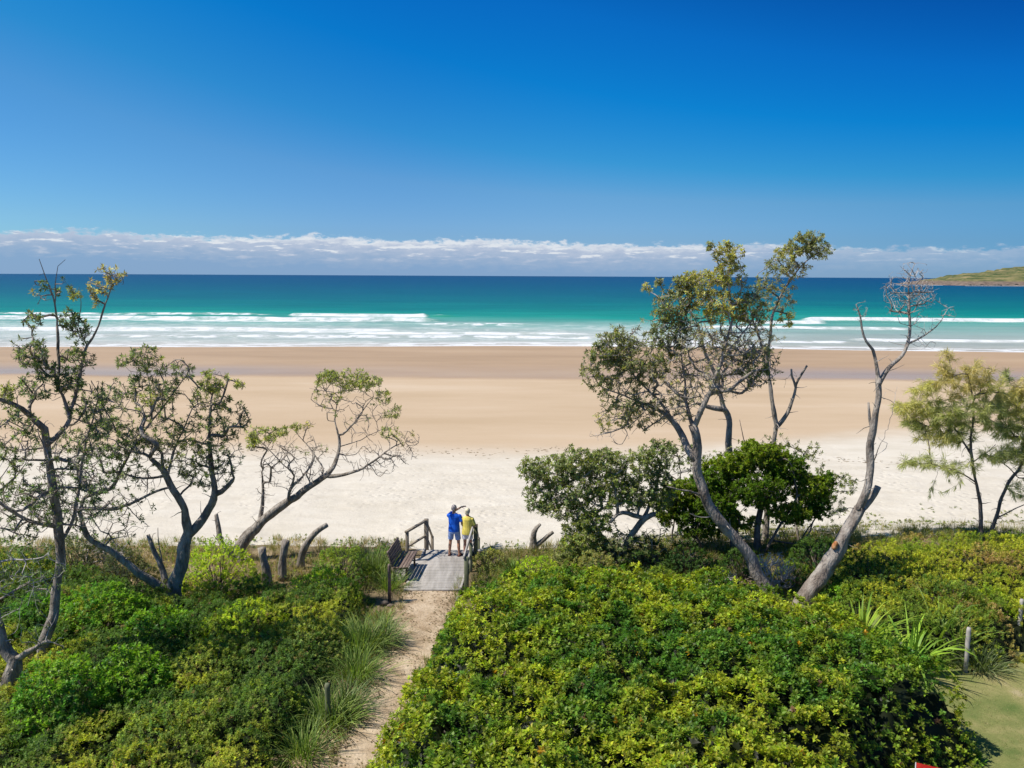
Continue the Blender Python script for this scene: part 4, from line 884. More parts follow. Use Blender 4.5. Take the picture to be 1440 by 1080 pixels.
# ------------------------------------------------------------------ shrubs, thickets and grass
def poly_world(pts):
    return np.array([G(x, y)[:2] for x, y in pts])
def poly_sd(P, x, y):
    """distance inside polygon (positive inside)"""
    x = np.asarray(x); y = np.asarray(y); n = len(P); ins = np.zeros(x.shape, bool); dm = np.full(x.shape, 1e9)
    for i in range(n):
        a, b_ = P[i], P[(i+1) % n]; e = b_-a
        t_ = np.clip(((x-a[0])*e[0]+(y-a[1])*e[1])/(e @ e), 0, 1); dm = np.minimum(dm, np.hypot(x-a[0]-t_*e[0], y-a[1]-t_*e[1]))
        c_ = ((a[1] > y) != (b_[1] > y)) & (x < (b_[0]-a[0])*(y-a[1])/(b_[1]-a[1]+1e-12)+a[0]); ins ^= c_
    return np.where(ins, dm, -dm)
def billow(x, y, sc_, s):
    """rounded clumps: distance to jittered cell centres"""
    x = x/sc_; y = y/sc_; best = np.full(np.shape(x), 9.0)
    ix, iy = np.floor(x), np.floor(y)
    for a in (-1, 0, 1):
        for b_ in (-1, 0, 1):
            cx = ix+a+0.15+0.7*_h(ix+a, iy+b_, ix*0, s); cy = iy+b_+0.15+0.7*_h(ix+a, iy+b_, ix*0, s+1)
            h_ = 0.75+0.5*_h(ix+a, iy+b_, ix*0, s+2)
            best = np.minimum(best, np.hypot(x-cx, y-cy)/h_)
    return np.sqrt(np.clip(1-best**2, 0, 1))
def thicket(name, label, P, H, rim, cell, s, dens, colf, k=11, L=0.07, W=0.032, gap=0.40, under=(0.022, 0.030, 0.012), mat='leaf_gloss', lump=0.5, th=(38, 92), bands=True, hfun=None, avoid_path=True, fine=0.30, clear=0.02):
    rs = RS(s); lo = P.min(0); hi = P.max(0)
    def hgt(x, y):
        d = poly_sd(P, x, y)+0.35*(fbm(x*1.3, y*1.3, s=s+9)-0.5)
        if avoid_path: d = np.minimum(d, path_dist(x, y).reshape(np.shape(x))-clear+0.35*(fbm(x*1.7, y*1.7, s=s+8)-0.5))
        b3 = billow(x+2, y+7, 0.40, s+6)
        e = sst(0, rim, d)**0.7
        b1 = billow(x, y, cell, s); b2 = billow(x+5, y+3, cell*0.42, s+5)
        hh = H*(1-lump+lump*b1)+0.30*b2*cell+fine*(b3-0.6)+0.6*(fbm(x*0.4, y*0.4, s=s+4)-0.5)*H
        if hfun is not None: hh = hh*hfun(x, y)
        return e*hh, d
    n = int((hi-lo).prod()*dens); x = rs.uniform(lo[0], hi[0], n); y = rs.uniform(lo[1], hi[1], n)
    h, d = hgt(x, y); keep = d > 0.0; x, y, h, d = x[keep], y[keep], h[keep], d[keep]
    # thin with distance (farther leaves are drawn smaller than a pixel anyway)
    e_ = 0.06; hx_ = (hgt(x+e_, y)[0]-h)/e_; hy_ = (hgt(x, y+e_)[0]-h)/e_
    g = np.clip(np.hypot(hx_, hy_), 0, 3)
    N = nrm(np.stack([-hx_, -hy_, np.ones_like(hx_)], -1))
    gp = fbm(x*2.6, y*2.6, s=s+20, o=3)
    keep = (gp > gap) | (rs.uniform(size=len(x)) < 0.30)
    dep = rs.exponential(0.075, len(x)).clip(0, 0.35)+np.where(gp < gap+0.05, 0.24, 0)
    z = ground_z(x, y)+h-dep+rs.normal(0, 0.02, len(x))
    # steep sides need more leaves, spread down the face
    ex = rs.uniform(size=len(x)) < g/4
    z = np.where(ex, ground_z(x, y)+h*rs.uniform(0.15, 1, len(x)), z)
    x, y, z, N, gp, d, dep = [q[keep] for q in (x, y, z, N, gp, d, dep)]
    ax = nrm(N*0.55+np.array([-0.05, 0, 0.65])+rs.normal(0, 0.28, N.shape))
    col = colf(x, y, rs)
    a = Acc(); sprigs(a, np.stack([x, y, np.maximum(z, ground_z(x, y)+0.03)], 1)+ax*0.03, ax, rs, k, L, W, th, col)
    # sheet under the leaves: dark twigs, with the shade of the gaps painted in
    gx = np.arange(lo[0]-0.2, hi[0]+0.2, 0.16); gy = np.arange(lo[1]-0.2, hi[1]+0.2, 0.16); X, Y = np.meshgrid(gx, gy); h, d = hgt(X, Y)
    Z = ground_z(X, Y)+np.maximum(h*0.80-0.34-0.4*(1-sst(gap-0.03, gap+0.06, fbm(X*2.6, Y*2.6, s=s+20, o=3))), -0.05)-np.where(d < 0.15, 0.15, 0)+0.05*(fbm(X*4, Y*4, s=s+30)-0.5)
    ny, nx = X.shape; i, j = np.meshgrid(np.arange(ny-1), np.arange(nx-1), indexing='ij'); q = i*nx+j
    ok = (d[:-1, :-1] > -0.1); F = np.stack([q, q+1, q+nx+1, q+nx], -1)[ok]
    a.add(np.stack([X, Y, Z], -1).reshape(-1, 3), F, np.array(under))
    # bare twigs poking through
    o = link(name, a.mesh(name), M[mat], None); tag(o, label, None, kind='stuff')
    return o, hgt
def mix(a, b_, t): return np.asarray(a)*(1-t[:, None])+np.asarray(b_)*t[:, None]
def col_hedge(x, y, rs):
    p = fbm(x*0.55, y*0.55, s=401, o=3); q = fbm(x*1.9, y*1.9, s=402, o=3)
    c = mix((0.095, 0.215, 0.028), (0.39, 0.44, 0.035), sst(0.34, 0.68, p*0.35+q*0.65))
    r = rs.uniform(size=len(x)); c = np.where((r < 0.004)[:, None], (0.42, 0.23, 0.02), c); c = np.where(((r > 0.012) & (r < 0.018))[:, None], (0.16, 0.09, 0.05), c)
    return c*rs.uniform(0.5, 1.45, (len(x), 1))
HEDGE = [(500, 1130), (528, 1065), (562, 1005), (590, 955), (618, 910), (655, 878), (700, 862), (770, 852), (860, 846), (960, 850), (1040, 872), (1080, 885), (1120, 905), (1190, 915), (1240, 960), (1300, 1010), (1350, 1045), (1385, 1080), (1300, 1098), (1240, 1130), (1230, 1260), (900, 1500), (520, 1500), (455, 1250)]
PH = poly_world(HEDGE)
hedge_h = lambda x, y: np.interp(y, [9, 12, 17, 20, 24], [1.0, 1.0, 1.0, 0.85, 0.7])
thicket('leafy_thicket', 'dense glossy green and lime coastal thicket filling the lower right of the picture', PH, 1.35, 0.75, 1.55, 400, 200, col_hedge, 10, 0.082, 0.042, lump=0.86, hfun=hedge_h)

def col_scrub(x, y, rs):
    p = fbm(x*0.45, y*0.45, s=421, o=3); q = fbm(x*1.6, y*1.6, s=422, o=3)
    c = mix((0.12, 0.21, 0.045), (0.43, 0.46, 0.06), sst(0.42, 0.64, p*0.6+q*0.4))
    r = rs.uniform(size=len(x)); c = np.where((r < 0.03)[:, None], (0.30, 0.22, 0.10), c)
    return c*rs.uniform(0.65, 1.35, (len(x), 1))
SCR = [(-260, 1300), (-260, 850), (-60, 800), (60, 800), (150, 830), (230, 850), (300, 850), (400, 850), (470, 845), (540, 850), (552, 900), (540, 960), (490, 1010), (440, 1090), (400, 1300)]
PS = poly_world(SCR)
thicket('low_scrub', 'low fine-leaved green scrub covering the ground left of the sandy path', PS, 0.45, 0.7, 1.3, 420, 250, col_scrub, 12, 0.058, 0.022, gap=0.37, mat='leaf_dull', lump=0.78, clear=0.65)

def col_right(x, y, rs):
    p = fbm(x*0.5, y*0.5, s=441, o=3); q = fbm(x*1.8, y*1.8, s=442, o=3)
    c = mix((0.20, 0.29, 0.04), (0.48, 0.50, 0.05), sst(0.38, 0.6, p*0.5+q*0.5))
    c = mix2(c, (0.45, 0.33, 0.13), sst(0.62, 0.74, fbm(x*0.9, y*0.9, s=443, o=3)))
    return c*rs.uniform(0.65, 1.35, (len(x), 1))
def mix2(c, b_, t): return c*(1-t[:, None])+np.asarray(b_)*t[:, None]
RSC = [(1150, 850), (1180, 800), (1240, 790), (1320, 785), (1420, 790), (1600, 800), (1800, 860), (1650, 930), (1450, 935), (1400, 950), (1340, 945), (1250, 935), (1180, 915)]
PR = poly_world(RSC)
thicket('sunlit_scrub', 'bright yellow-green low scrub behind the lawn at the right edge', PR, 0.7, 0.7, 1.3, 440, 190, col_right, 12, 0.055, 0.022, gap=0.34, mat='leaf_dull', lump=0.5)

# ---- single shrubs
def shrub(px, py, r, h, label, col, s, L=0.06, W=0.026, k=11, dens=85, mat='leaf_dull', name='shrub', squash=1.0, group='separate low shrubs on the dune', gap=0.3):
    g = G(px, py); rs = RS(s); h = h*1.65; r = r*1.0; org = np.array([g[0], g[1], float(ground_z(g[0], g[1]))]); n = int(dens*3.4*r*(r+h))
    u = nrm(rs.normal(size=(n, 3))); u[:, 2] = np.abs(u[:, 2])
    lump = 0.78+0.45*(fbm(u[:, 0]*2.2+s, u[:, 1]*2.2, u[:, 2]*2.2, s=s, o=3))
    rr = lump*(1-rs.exponential(0.09, n).clip(0, 0.6))
    gp = fbm(u[:, 0]*4+s, u[:, 1]*4, u[:, 2]*4, s=s+2, o=2); keep = (gp > gap) | (rs.uniform(size=n) < 0.25)
    C = org+u*rr[:, None]*np.array([r, r*squash, h]); C = C[keep]; U = nrm(u[keep]/np.array([r, r*squash, h]))
    keep2 = path_dist(C[:, 0], C[:, 1]) > -0.1; C, U = C[keep2], U[keep2]; C[:, 2] = np.maximum(C[:, 2], ground_z(C[:, 0], C[:, 1])+0.02)
    T = thing(name, label, 'shrub', org, 0, group); a = Acc()
    c0 = np.asarray(col[0], float); c1 = np.asarray(col[1], float); t_ = sst(0.35, 0.65, fbm(C[:, 0]*2.2, C[:, 1]*2.2, C[:, 2]*2, s=s+4, o=3))
    cc = (c0*(1-t_[:, None])+c1*t_[:, None])*rs.uniform(0.65, 1.35, (len(C), 1))
    sprigs(a, C, nrm(U*0.55+np.array([-0.1, 0, 0.6])+rs.normal(0, 0.28, C.shape)), rs, k, L, W, (38, 92), cc*1.3)
    link('foliage', a.mesh('foliage', org), M[mat], T)
    st = Acc()
    for i in range(int(26+20*r)):
        v = nrm(rs.normal(size=3)); v[2] = abs(v[2])+0.15; e = org+v*np.array([r, r*squash, h])*rs.uniform(0.55, 0.9)
        m_ = org+(e-org)*0.5+rs.normal(0, 0.05, 3)-np.array([0, 0, 0.05]); tube(st, [org+rs.normal(0, 0.04, 3)*[1, 1, 0], m_, e], [0.02, 0.013, 0.006], 4, cap=False)
    link('stems', st.mesh('stems', org, False), M['bark_dark'], T)
    return T
LIME = ((0.24, 0.35, 0.025), (0.40, 0.48, 0.03)); MID = ((0.09, 0.165, 0.03), (0.20, 0.26, 0.035)); DARK = ((0.035, 0.085, 0.018), (0.08, 0.14, 0.025)); OLIVE = ((0.17, 0.195, 0.06), (0.29, 0.28, 0.085)); DRY = ((0.30, 0.22, 0.10), (0.40, 0.30, 0.14))  # DARK: deep green with the trees' shade put into the leaf colour
GLOSS = ((0.075, 0.19, 0.022), (0.18, 0.31, 0.026))
shrub(305, 838, 1.25, 1.0, 'bright lime-green rounded shrub between the wide banksia and the leaning tree', LIME, 501)
shrub(480, 822, 1.0, 0.75, 'dark grey-green rounded shrub nearest the bench on its left', MID, 502)
shrub(455, 850, 1.2, 0.6, 'broad mid-green shrub below the stumps beside the path', LIME, 503)
shrub(365, 862, 0.8, 0.6, 'small dark-green shrub in front of the leftmost stump', MID, 504)
shrub(180, 842, 0.9, 0.9, 'dark grey-green twiggy shrub under the long leaning limb of the wide banksia', ((0.05, 0.07, 0.03), (0.10, 0.115, 0.05)), 505)
shrub(150, 905, 1.3, 0.9, 'large leafy bright-green shrub in front of the wide banksia', GLOSS, 506, 0.075, 0.036, mat='leaf_gloss')
shrub(225, 925, 1.1, 0.75, 'leafy green shrub just below the base of the wide banksia', GLOSS, 507, 0.075, 0.036, mat='leaf_gloss')
shrub(95, 1040, 1.15, 1.0, 'glossy dark leafy shrub in the bottom left corner', GLOSS, 508, 0.078, 0.038, mat='leaf_gloss')
shrub(190, 1010, 1.0, 0.95, 'glossy bright-topped shrub right of the short forked trunk', GLOSS, 509, 0.078, 0.038, mat='leaf_gloss')
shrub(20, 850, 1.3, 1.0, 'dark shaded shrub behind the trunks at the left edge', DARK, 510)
shrub(110, 820, 1.1, 0.9, 'grey-green shrub between the two left trunks', ((0.05, 0.075, 0.03), (0.09, 0.11, 0.045)), 511)
shrub(1335, 880, 1.2, 0.85, 'dark-leaved shrub behind the grey post', MID, 512)
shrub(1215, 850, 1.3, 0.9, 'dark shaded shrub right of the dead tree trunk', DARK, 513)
shrub(1392, 880, 1.0, 0.6, 'rounded yellow-green shrub beside the lawn at the right edge', LIME, 514)
shrub(1270, 835, 0.9, 0.6, 'ochre-tinged low shrub right of the dead tree', OLIVE, 515)
shrub(755, 835, 0.9, 0.65, 'yellow-green shrub on the slope right of the deck', LIME, 516)
shrub(700, 870, 0.6, 0.45, 'small olive shrub by the short post on the right of the path', OLIVE, 517)
shrub(840, 835, 0.9, 0.8, 'grey-green shrub below the leafy banksia bush', OLIVE, 518)
shrub(800, 860, 0.9, 0.6, 'bright-green mound at the top edge of the big thicket', GLOSS, 519, 0.07, 0.034, mat='leaf_gloss')

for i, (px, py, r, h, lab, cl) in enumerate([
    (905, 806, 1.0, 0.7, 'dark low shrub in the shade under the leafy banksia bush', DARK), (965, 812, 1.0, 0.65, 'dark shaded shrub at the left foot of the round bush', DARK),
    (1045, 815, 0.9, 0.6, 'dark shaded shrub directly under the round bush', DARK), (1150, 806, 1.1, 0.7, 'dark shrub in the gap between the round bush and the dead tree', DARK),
    (1120, 826, 0.8, 0.45, 'low dark shrub just behind the fork of the two big trunks', MID), (930, 832, 0.8, 0.4, 'mid-green low shrub at the back edge of the thicket below the banksia bush', MID),
    (1000, 846, 0.8, 0.55, 'leafy green shrub at the back edge of the thicket left of the leaning trunk', GLOSS), (1185, 868, 0.7, 0.5, 'leafy green shrub at the right foot of the dead tree', GLOSS),
    (345, 905, 1.3, 0.62, 'broad yellow-green shrub halfway between the wide banksia and the path', LIME), (430, 935, 1.1, 0.62, 'fine-leaved olive shrub left of the large arching tussock', ((0.17, 0.23, 0.05), (0.28, 0.31, 0.07))),
    (290, 985, 1.2, 0.7, 'broad olive-green shrub in the middle of the lower left scrub', ((0.14, 0.21, 0.04), (0.27, 0.31, 0.05))), (370, 1030, 1.0, 0.6, 'mid-green shrub left of the lowest tussocks', MID),
    (240, 1075, 1.1, 0.7, 'green shrub at the bottom edge of the lower left scrub', ((0.12, 0.20, 0.04), (0.24, 0.30, 0.05))), (60, 905, 1.1, 0.8, 'bright leafy shrub behind the short forked trunk', GLOSS), (540, 800, 0.5, 0.4, 'small green shrub tucked behind the bench', MID),
    (690, 800, 0.7, 0.35, 'straw-green low shrub by the right handrail', OLIVE), (790, 812, 0.8, 0.5, 'olive shrub at the left foot of the leafy banksia bush', OLIVE), (1290, 795, 1.0, 0.4, 'low green shrub at the top of the sand right of the dead tree', LIME), (1400, 800, 1.1, 0.45, 'low ochre-green shrub below the she-oaks', OLIVE)]):
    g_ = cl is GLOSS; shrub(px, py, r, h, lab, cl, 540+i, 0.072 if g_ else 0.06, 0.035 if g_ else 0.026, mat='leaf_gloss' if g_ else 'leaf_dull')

# ---- grassy clumps
def tuft_cloud(name, label, cen, rs, nb, L, W, cols, spread, lean=0.6, bend=(0.2, 0.7), mat='grass', cat=None, kind='stuff', group=None, origin=None, parent=None):
    n = len(cen)*nb; C = np.repeat(cen, nb, 0); az = rs.uniform(0, 6.283, n); q = rs.uniform(0, 1, n)**0.7
    dirn = np.stack([np.cos(az)*q*lean, np.sin(az)*q*lean, np.ones(n)], 1)
    base = C+np.stack([np.cos(az)*q*spread, np.sin(az)*q*spread, np.zeros(n)-0.02], 1)
    cols = np.asarray(cols, float); ci = rs.randint(0, len(cols), len(cen)); c = np.repeat(cols[ci], nb, 0)*(1+rs.normal(0, 0.22, (n, 1))).clip(0.4, 1.7)
    a = Acc(); blades(a, base, dirn, rs, L*rs.uniform(0.55, 1.2, n), W*rs.uniform(0.7, 1.2, n), rs.uniform(bend[0], bend[1], n), c, 3 if L < 0.5 else 5)
    o = link(name, a.mesh(name, origin if origin is not None else (0, 0, 0)), M[mat], parent)
    if parent is None: tag(o, label, cat, group, kind)
    return o
rs = RS(600)
def scatter_poly(P, n, rs, margin=0.0, clear=0.05):
    lo, hi = P.min(0), P.max(0); x = rs.uniform(lo[0], hi[0], n); y = rs.uniform(lo[1], hi[1], n); k = (poly_sd(P, x, y) > margin) & (path_dist(x, y) > clear)
    return np.stack([x[k], y[k], ground_z(x[k], y[k])], 1)
DRYG = [(0.34, 0.25, 0.10), (0.28, 0.22, 0.08), (0.28, 0.27, 0.09), (0.20, 0.25, 0.06), (0.46, 0.36, 0.19)]
PG1 = np.array([[-30, 22.2], [-6.0, 22.2], [-5.0, 17.5], [-3.0, 17.5], [-3.0, 22.0], [-3.3, 23.0], [-3.65, 26.5], [-3.5, 27.9], [-8, 28.0], [-14, 28.0], [-30, 28.2]])
p = scatter_poly(PG1, 9000, rs); p = p[fbm(p[:, 0]*0.8, p[:, 1]*0.8, s=610) > 0.36]
tuft_cloud('dry_dune_grass', 'dry yellow-brown dune grass along the sand edge on the left', p, rs, 12, 0.30, 0.012, DRYG, 0.06, 0.9)
PG2 = np.array([[-2.0, 19.0], [1.0, 20.5], [4, 21.5], [12, 22], [30, 23], [30, 30.0], [14, 29.6], [8, 28.8], [2.5, 28.0], [-1.0, 27.6], [-1.2, 24]])
p = scatter_poly(PG2, 15000, rs); p = p[fbm(p[:, 0]*0.8, p[:, 1]*0.8, s=611) > 0.36]
GRG = [(0.30, 0.25, 0.08), (0.22, 0.23, 0.05), (0.16, 0.20, 0.035), (0.34, 0.29, 0.12), (0.12, 0.16, 0.03)]
tuft_cloud('green_dune_grass', 'mixed green and straw dune grass right of the deck and behind the thicket', p, rs, 12, 0.34, 0.012, GRG, 0.06, 0.9)
# low leafy creepers among the grass
def creeper(name, label, P, n, s, cols, L, k=7, th=(50, 95), thr=0.45, lift=0.05):
    rs = RS(s); p = scatter_poly(P, n, rs); p = p[fbm(p[:, 0]*0.9, p[:, 1]*0.9, s=s) > thr]; a = Acc(); c = np.asarray(cols)[rs.randint(0, len(cols), len(p))]*rs.uniform(0.7, 1.3, (len(p), 1))
    p[:, 2] += rs.uniform(0.0, lift, len(p)); sprigs(a, p, nrm(np.array([0, 0, 1.0])+rs.normal(0, 0.25, p.shape)), rs, k, L, L*0.5, th, c)
    tag(link(name, a.mesh(name), M['leaf_dull'], None), label, None, kind='stuff')
creeper('ground_cover', 'low green creeping plants among the dry grass on the left', PG1, 9000, 620, [(0.16, 0.24, 0.035), (0.26, 0.31, 0.05), (0.11, 0.17, 0.035), (0.36, 0.32, 0.1)], 0.06, 9, (25, 85), 0.45, 0.22)
creeper('ground_cover', 'low green creeping plants on the slope right of the deck', PG2, 16000, 630, [(0.16, 0.24, 0.035), (0.28, 0.33, 0.05), (0.11, 0.17, 0.035), (0.38, 0.35, 0.1)], 0.06, 9, (25, 85), 0.45, 0.22)
PB = np.array([[5.5, 28.6], [9, 29.4], [14, 30.0], [34, 31], [34, 39], [20, 38], [12, 36.0], [7, 33.0]])
creeper('beach_creeper', 'scattered green creeping beach plants on the pale sand at the right', PB, 2600, 640, [(0.16, 0.20, 0.04), (0.26, 0.27, 0.07), (0.12, 0.15, 0.04)], 0.09, 8, (50, 95), 0.53, 0.05)
rs = RS(650)
p = scatter_poly(np.array([[5.5, 27.9], [14, 29.0], [34, 29.8], [34, 31.4], [14, 31.0], [9, 30.2], [5.5, 29.4]]), 700, rs)
tuft_cloud('beach_grass', 'thin straw-coloured grass stalks at the top of the sand on the right', p, rs, 9, 0.34, 0.008, [(0.30, 0.24, 0.12), (0.22, 0.19, 0.09), (0.36, 0.31, 0.17), (0.15, 0.15, 0.06)], 0.05, 0.7, (0.05, 0.4))
def clump(px, py, label, s, n=150, L=0.9, W=0.022, cols=((0.13, 0.19, 0.05), (0.22, 0.27, 0.09)), spread=0.22, lean=1.0, bend=(0.15, 0.5), name='grass_tussock', cat='grass tussock', group='grass tussocks by the path', lift=0.0):
    g = G(px, py); org = np.array([g[0], g[1], float(ground_z(g[0], g[1]))+lift]); rs = RS(s)
    o = tuft_cloud(name, label, org[None, :].repeat(n//10, 0)+rs.normal(0, spread*0.3, (n//10, 3))*[1, 1, 0], rs, 10, L, W, cols, spread, lean, bend, origin=org, kind=None, cat=cat, group=group)
    o.location = Vector(org.tolist()); return o
GG = ((0.19, 0.29, 0.05), (0.30, 0.37, 0.10), (0.12, 0.20, 0.04))
clump(510, 920, 'large arching grass tussock spilling over the path edge halfway down on the left', 701, 420, 1.05, 0.022, GG, 0.35, 1.1, (0.2, 0.6))
clump(475, 905, 'grass tussock behind the large arching one, farther from the path', 702, 260, 0.85, 0.02, GG, 0.3, 1.1, (0.2, 0.6))
clump(525, 812, 'broad bright-green grass tussock directly left of the bench', 703, 460, 0.95, 0.022, ((0.16, 0.23, 0.05), (0.10, 0.16, 0.04), (0.22, 0.28, 0.09)), 0.45, 0.9, (0.15, 0.5))
clump(548, 832, 'grass tussock around the foot of the dark post', 704, 260, 0.75, 0.018, GG, 0.3, 1.0, (0.2, 0.5))
clump(462, 1020, 'dark spiky grass tussock around the post lowest in the picture', 705, 340, 0.9, 0.022, GG, 0.35, 1.1, (0.2, 0.6))
clump(430, 1065, 'grass tussock at the bottom edge left of the path', 706, 260, 0.8, 0.02, GG, 0.3, 1.1, (0.2, 0.6))
clump(500, 958, 'pale arching tussock on the left path edge, between the large one and the low post', 717, 360, 0.95, 0.02, GG, 0.32, 1.1, (0.25, 0.65))
clump(538, 905, 'thick tussock overhanging the path just above the large arching one', 718, 300, 0.85, 0.02, ((0.17, 0.24, 0.07), (0.25, 0.30, 0.11)), 0.3, 1.1, (0.25, 0.65))
clump(485, 1000, 'dark tussock on the path edge beside the low post', 719, 300, 0.85, 0.02, ((0.10, 0.16, 0.045), (0.16, 0.22, 0.07)), 0.3, 1.1, (0.25, 0.65))
clump(540, 880, 'small grass tussock by the path below the dark post', 707, 160, 0.55, 0.016, GG, 0.22, 1.1, (0.2, 0.6))
LI = ((0.27, 0.42, 0.04), (0.36, 0.47, 0.06), (0.18, 0.31, 0.04))
LG = 'strap-leaved lily clumps behind the thicket'
clump(1208, 925, 'large strap-leaved lily clump with lime blades, left one below the dead tree', 711, 80, 1.5, 0.095, LI, 0.16, 1.6, (0.12, 0.6), 'lily_clump', 'plant', LG, 0.25)
clump(1282, 950, 'strap-leaved lily clump in front of the grey post, left of it', 712, 70, 1.4, 0.085, LI, 0.16, 1.6, (0.12, 0.6), 'lily_clump', 'plant', LG, 0.25)
clump(1318, 915, 'darker strap-leaved lily clump behind the grey post', 713, 80, 1.4, 0.07, ((0.15, 0.25, 0.04), (0.24, 0.34, 0.06)), 0.2, 1.5, (0.12, 0.6), 'lily_clump', 'plant', LG, 0.2)
clump(1378, 945, 'pale arching grass tussock at the foot of the grey post beside the lawn', 714, 300, 0.75, 0.022, ((0.17, 0.22, 0.09), (0.11, 0.16, 0.05), (0.25, 0.29, 0.14)), 0.3, 1.2, (0.25, 0.6), group=LG.replace('strap-leaved lily', 'grass'))
clump(725, 812, 'bright-green strap-leaved tuft on the slope right of the deck', 715, 130, 0.75, 0.035, ((0.15, 0.25, 0.035), (0.10, 0.17, 0.03)), 0.2, 1.1, (0.15, 0.45), 'lily_clump', 'plant', LG)
clump(1238, 948, 'small strap-leaved lily clump between the two larger lime ones', 720, 60, 1.1, 0.075, LI, 0.16, 1.6, (0.15, 0.6), 'lily_clump', 'plant', LG, 0.2)
clump(1345, 925, 'strap-leaved lily clump directly behind the grey post', 721, 60, 1.2, 0.065, ((0.15, 0.25, 0.04), (0.24, 0.34, 0.06)), 0.2, 1.5, (0.12, 0.5), 'lily_clump', 'plant', LG, 0.2)
clump(1252, 880, 'shaded strap-leaved clump under the dead tree', 716, 60, 1.0, 0.05, ((0.06, 0.12, 0.025), (0.10, 0.17, 0.03)), 0.2, 1.1, (0.15, 0.45), 'lily_clump', 'plant', LG)  # darker greens paint the tree's shade into these leaves

rs = RS(760); P_ = np.array([[5.7, 11], [13, 11], [13, 20.4], [9, 18.1], [5.7, 16.9]]); p = scatter_poly(P_, 9000, rs); p[:, 2] += 0.012
tuft_cloud('mown_grass', 'short mown grass blades on the lawn at the bottom right', p, rs, 8, 0.055, 0.007, [(0.16, 0.21, 0.05), (0.24, 0.25, 0.09), (0.34, 0.30, 0.14)], 0.05, 1.4)
rs = RS(765); n = 900; x = rs.uniform(-45, 45, n); y = 49.5+1.6*(fbm(x*0.08, x*0, s=766)-0.5)*4+rs.normal(0, 0.7, n)-np.clip((x-5)*0.02, 0, 1)
C = np.stack([x, y, ground_z(x, y)+0.012], 1); d = nrm(np.stack([rs.normal(size=n), rs.normal(size=n)*0.4, np.zeros(n)], 1)); a = Acc()
leaf_quads(a, C, d, np.tile([0, 0, 1.0], (n, 1)), rs.uniform(0.08, 0.35, n), rs.uniform(0.03, 0.09, n), np.array([(0.20, 0.13, 0.07), (0.30, 0.21, 0.12), (0.12, 0.09, 0.05)])[rs.randint(0, 3, n)], 0.0)
tag(link('dry_seaweed', a.mesh('dry_seaweed'), M['leaf_dull'], None), 'thin scatter of dry seaweed scraps where the damp sand meets the pale sand', None, kind='stuff')
# litter on the path
rs = RS(770); n = 3500; i = rs.randint(0, 139, n); q = rs.uniform(-1, 1, n); q = np.sign(q)*np.abs(q)**0.55
C = np.stack([pcx[i, 0]+side[i, 0]*q*pcx[i, 2]*1.05, pcx[i, 1]+side[i, 1]*q*pcx[i, 2]*1.05+rs.uniform(-.06, .06, n)], 1); C = C[fbm(C[:, 0]*1.6, C[:, 1]*1.6, s=771) > 0.44]
C = np.hstack([C, (ground_z(C[:, 0], C[:, 1])+0.045)[:, None]]); a = Acc(); d = nrm(np.hstack([rs.normal(size=(len(C), 2)), rs.normal(0, 0.12, (len(C), 1))]))
leaf_quads(a, C, d, np.tile([0, 0, 1.0], (len(C), 1)), rs.uniform(0.03, 0.10, len(C)), rs.uniform(0.01, 0.03, len(C)), np.array([(0.16, 0.10, 0.06), (0.10, 0.07, 0.045), (0.26, 0.18, 0.10), (0.13, 0.14, 0.05)])[rs.randint(0, 4, len(C))])
tag(link('leaf_litter', a.mesh('leaf_litter'), M['leaf_dull'], None), 'fallen brown leaves and twigs lying on the sandy path', None, kind='stuff')
p = C[rs.uniform(size=len(C)) < 0.10]; p = p[np.abs(path_dist(p[:, 0], p[:, 1])) < 0.22]
tuft_cloud('path_edge_grass', 'thin straw grass creeping over the edges of the sandy path', p, rs, 10, 0.22, 0.010, GRG, 0.07, 1.2)

# ---- dead twiggy bushes
def dead_bush(px, py, rx, rz, label, s, n=260, D=None):
    g = G(px, py); D = float(g[1]) if D is None else D; t = Tree(D, s); rp = rx/mpp(D); rq = rz/mpp(D)
    t.limb([(px, py, 0), (px-2, py-rq*0.35, 0)], 0.035, 0.02, 'root', wob=0.02)
    t.grow([(px, py-rq*0.9, rp, rq*0.9, 0, n, 0)], rtip=0.0055, step=0.1, lenw=0.3, curve=0.5)
    return t.build('dead_bush', label, 'shrub', 'dead twiggy bushes', twig='twig_pale')
dead_bush(1088, 838, 0.75, 0.75, 'pale dead twiggy bush in the fork between the leaning tree and the dead tree', 801, 700)
dead_bush(1012, 838, 0.8, 0.45, 'low dead twiggy bush left of the leaning trunk', 802, 300)
dead_bush(838, 852, 0.55, 0.4, 'grey dead twiggy bush at the top edge of the thicket right of the deck', 803, 200)
dead_bush(818, 872, 0.5, 0.3, 'flattened mauve-grey dead bush on top of the thicket', 804, 160)
dead_bush(150, 800, 0.9, 0.6, 'bare twiggy bush under the long limb of the wide banksia', 805, 260)

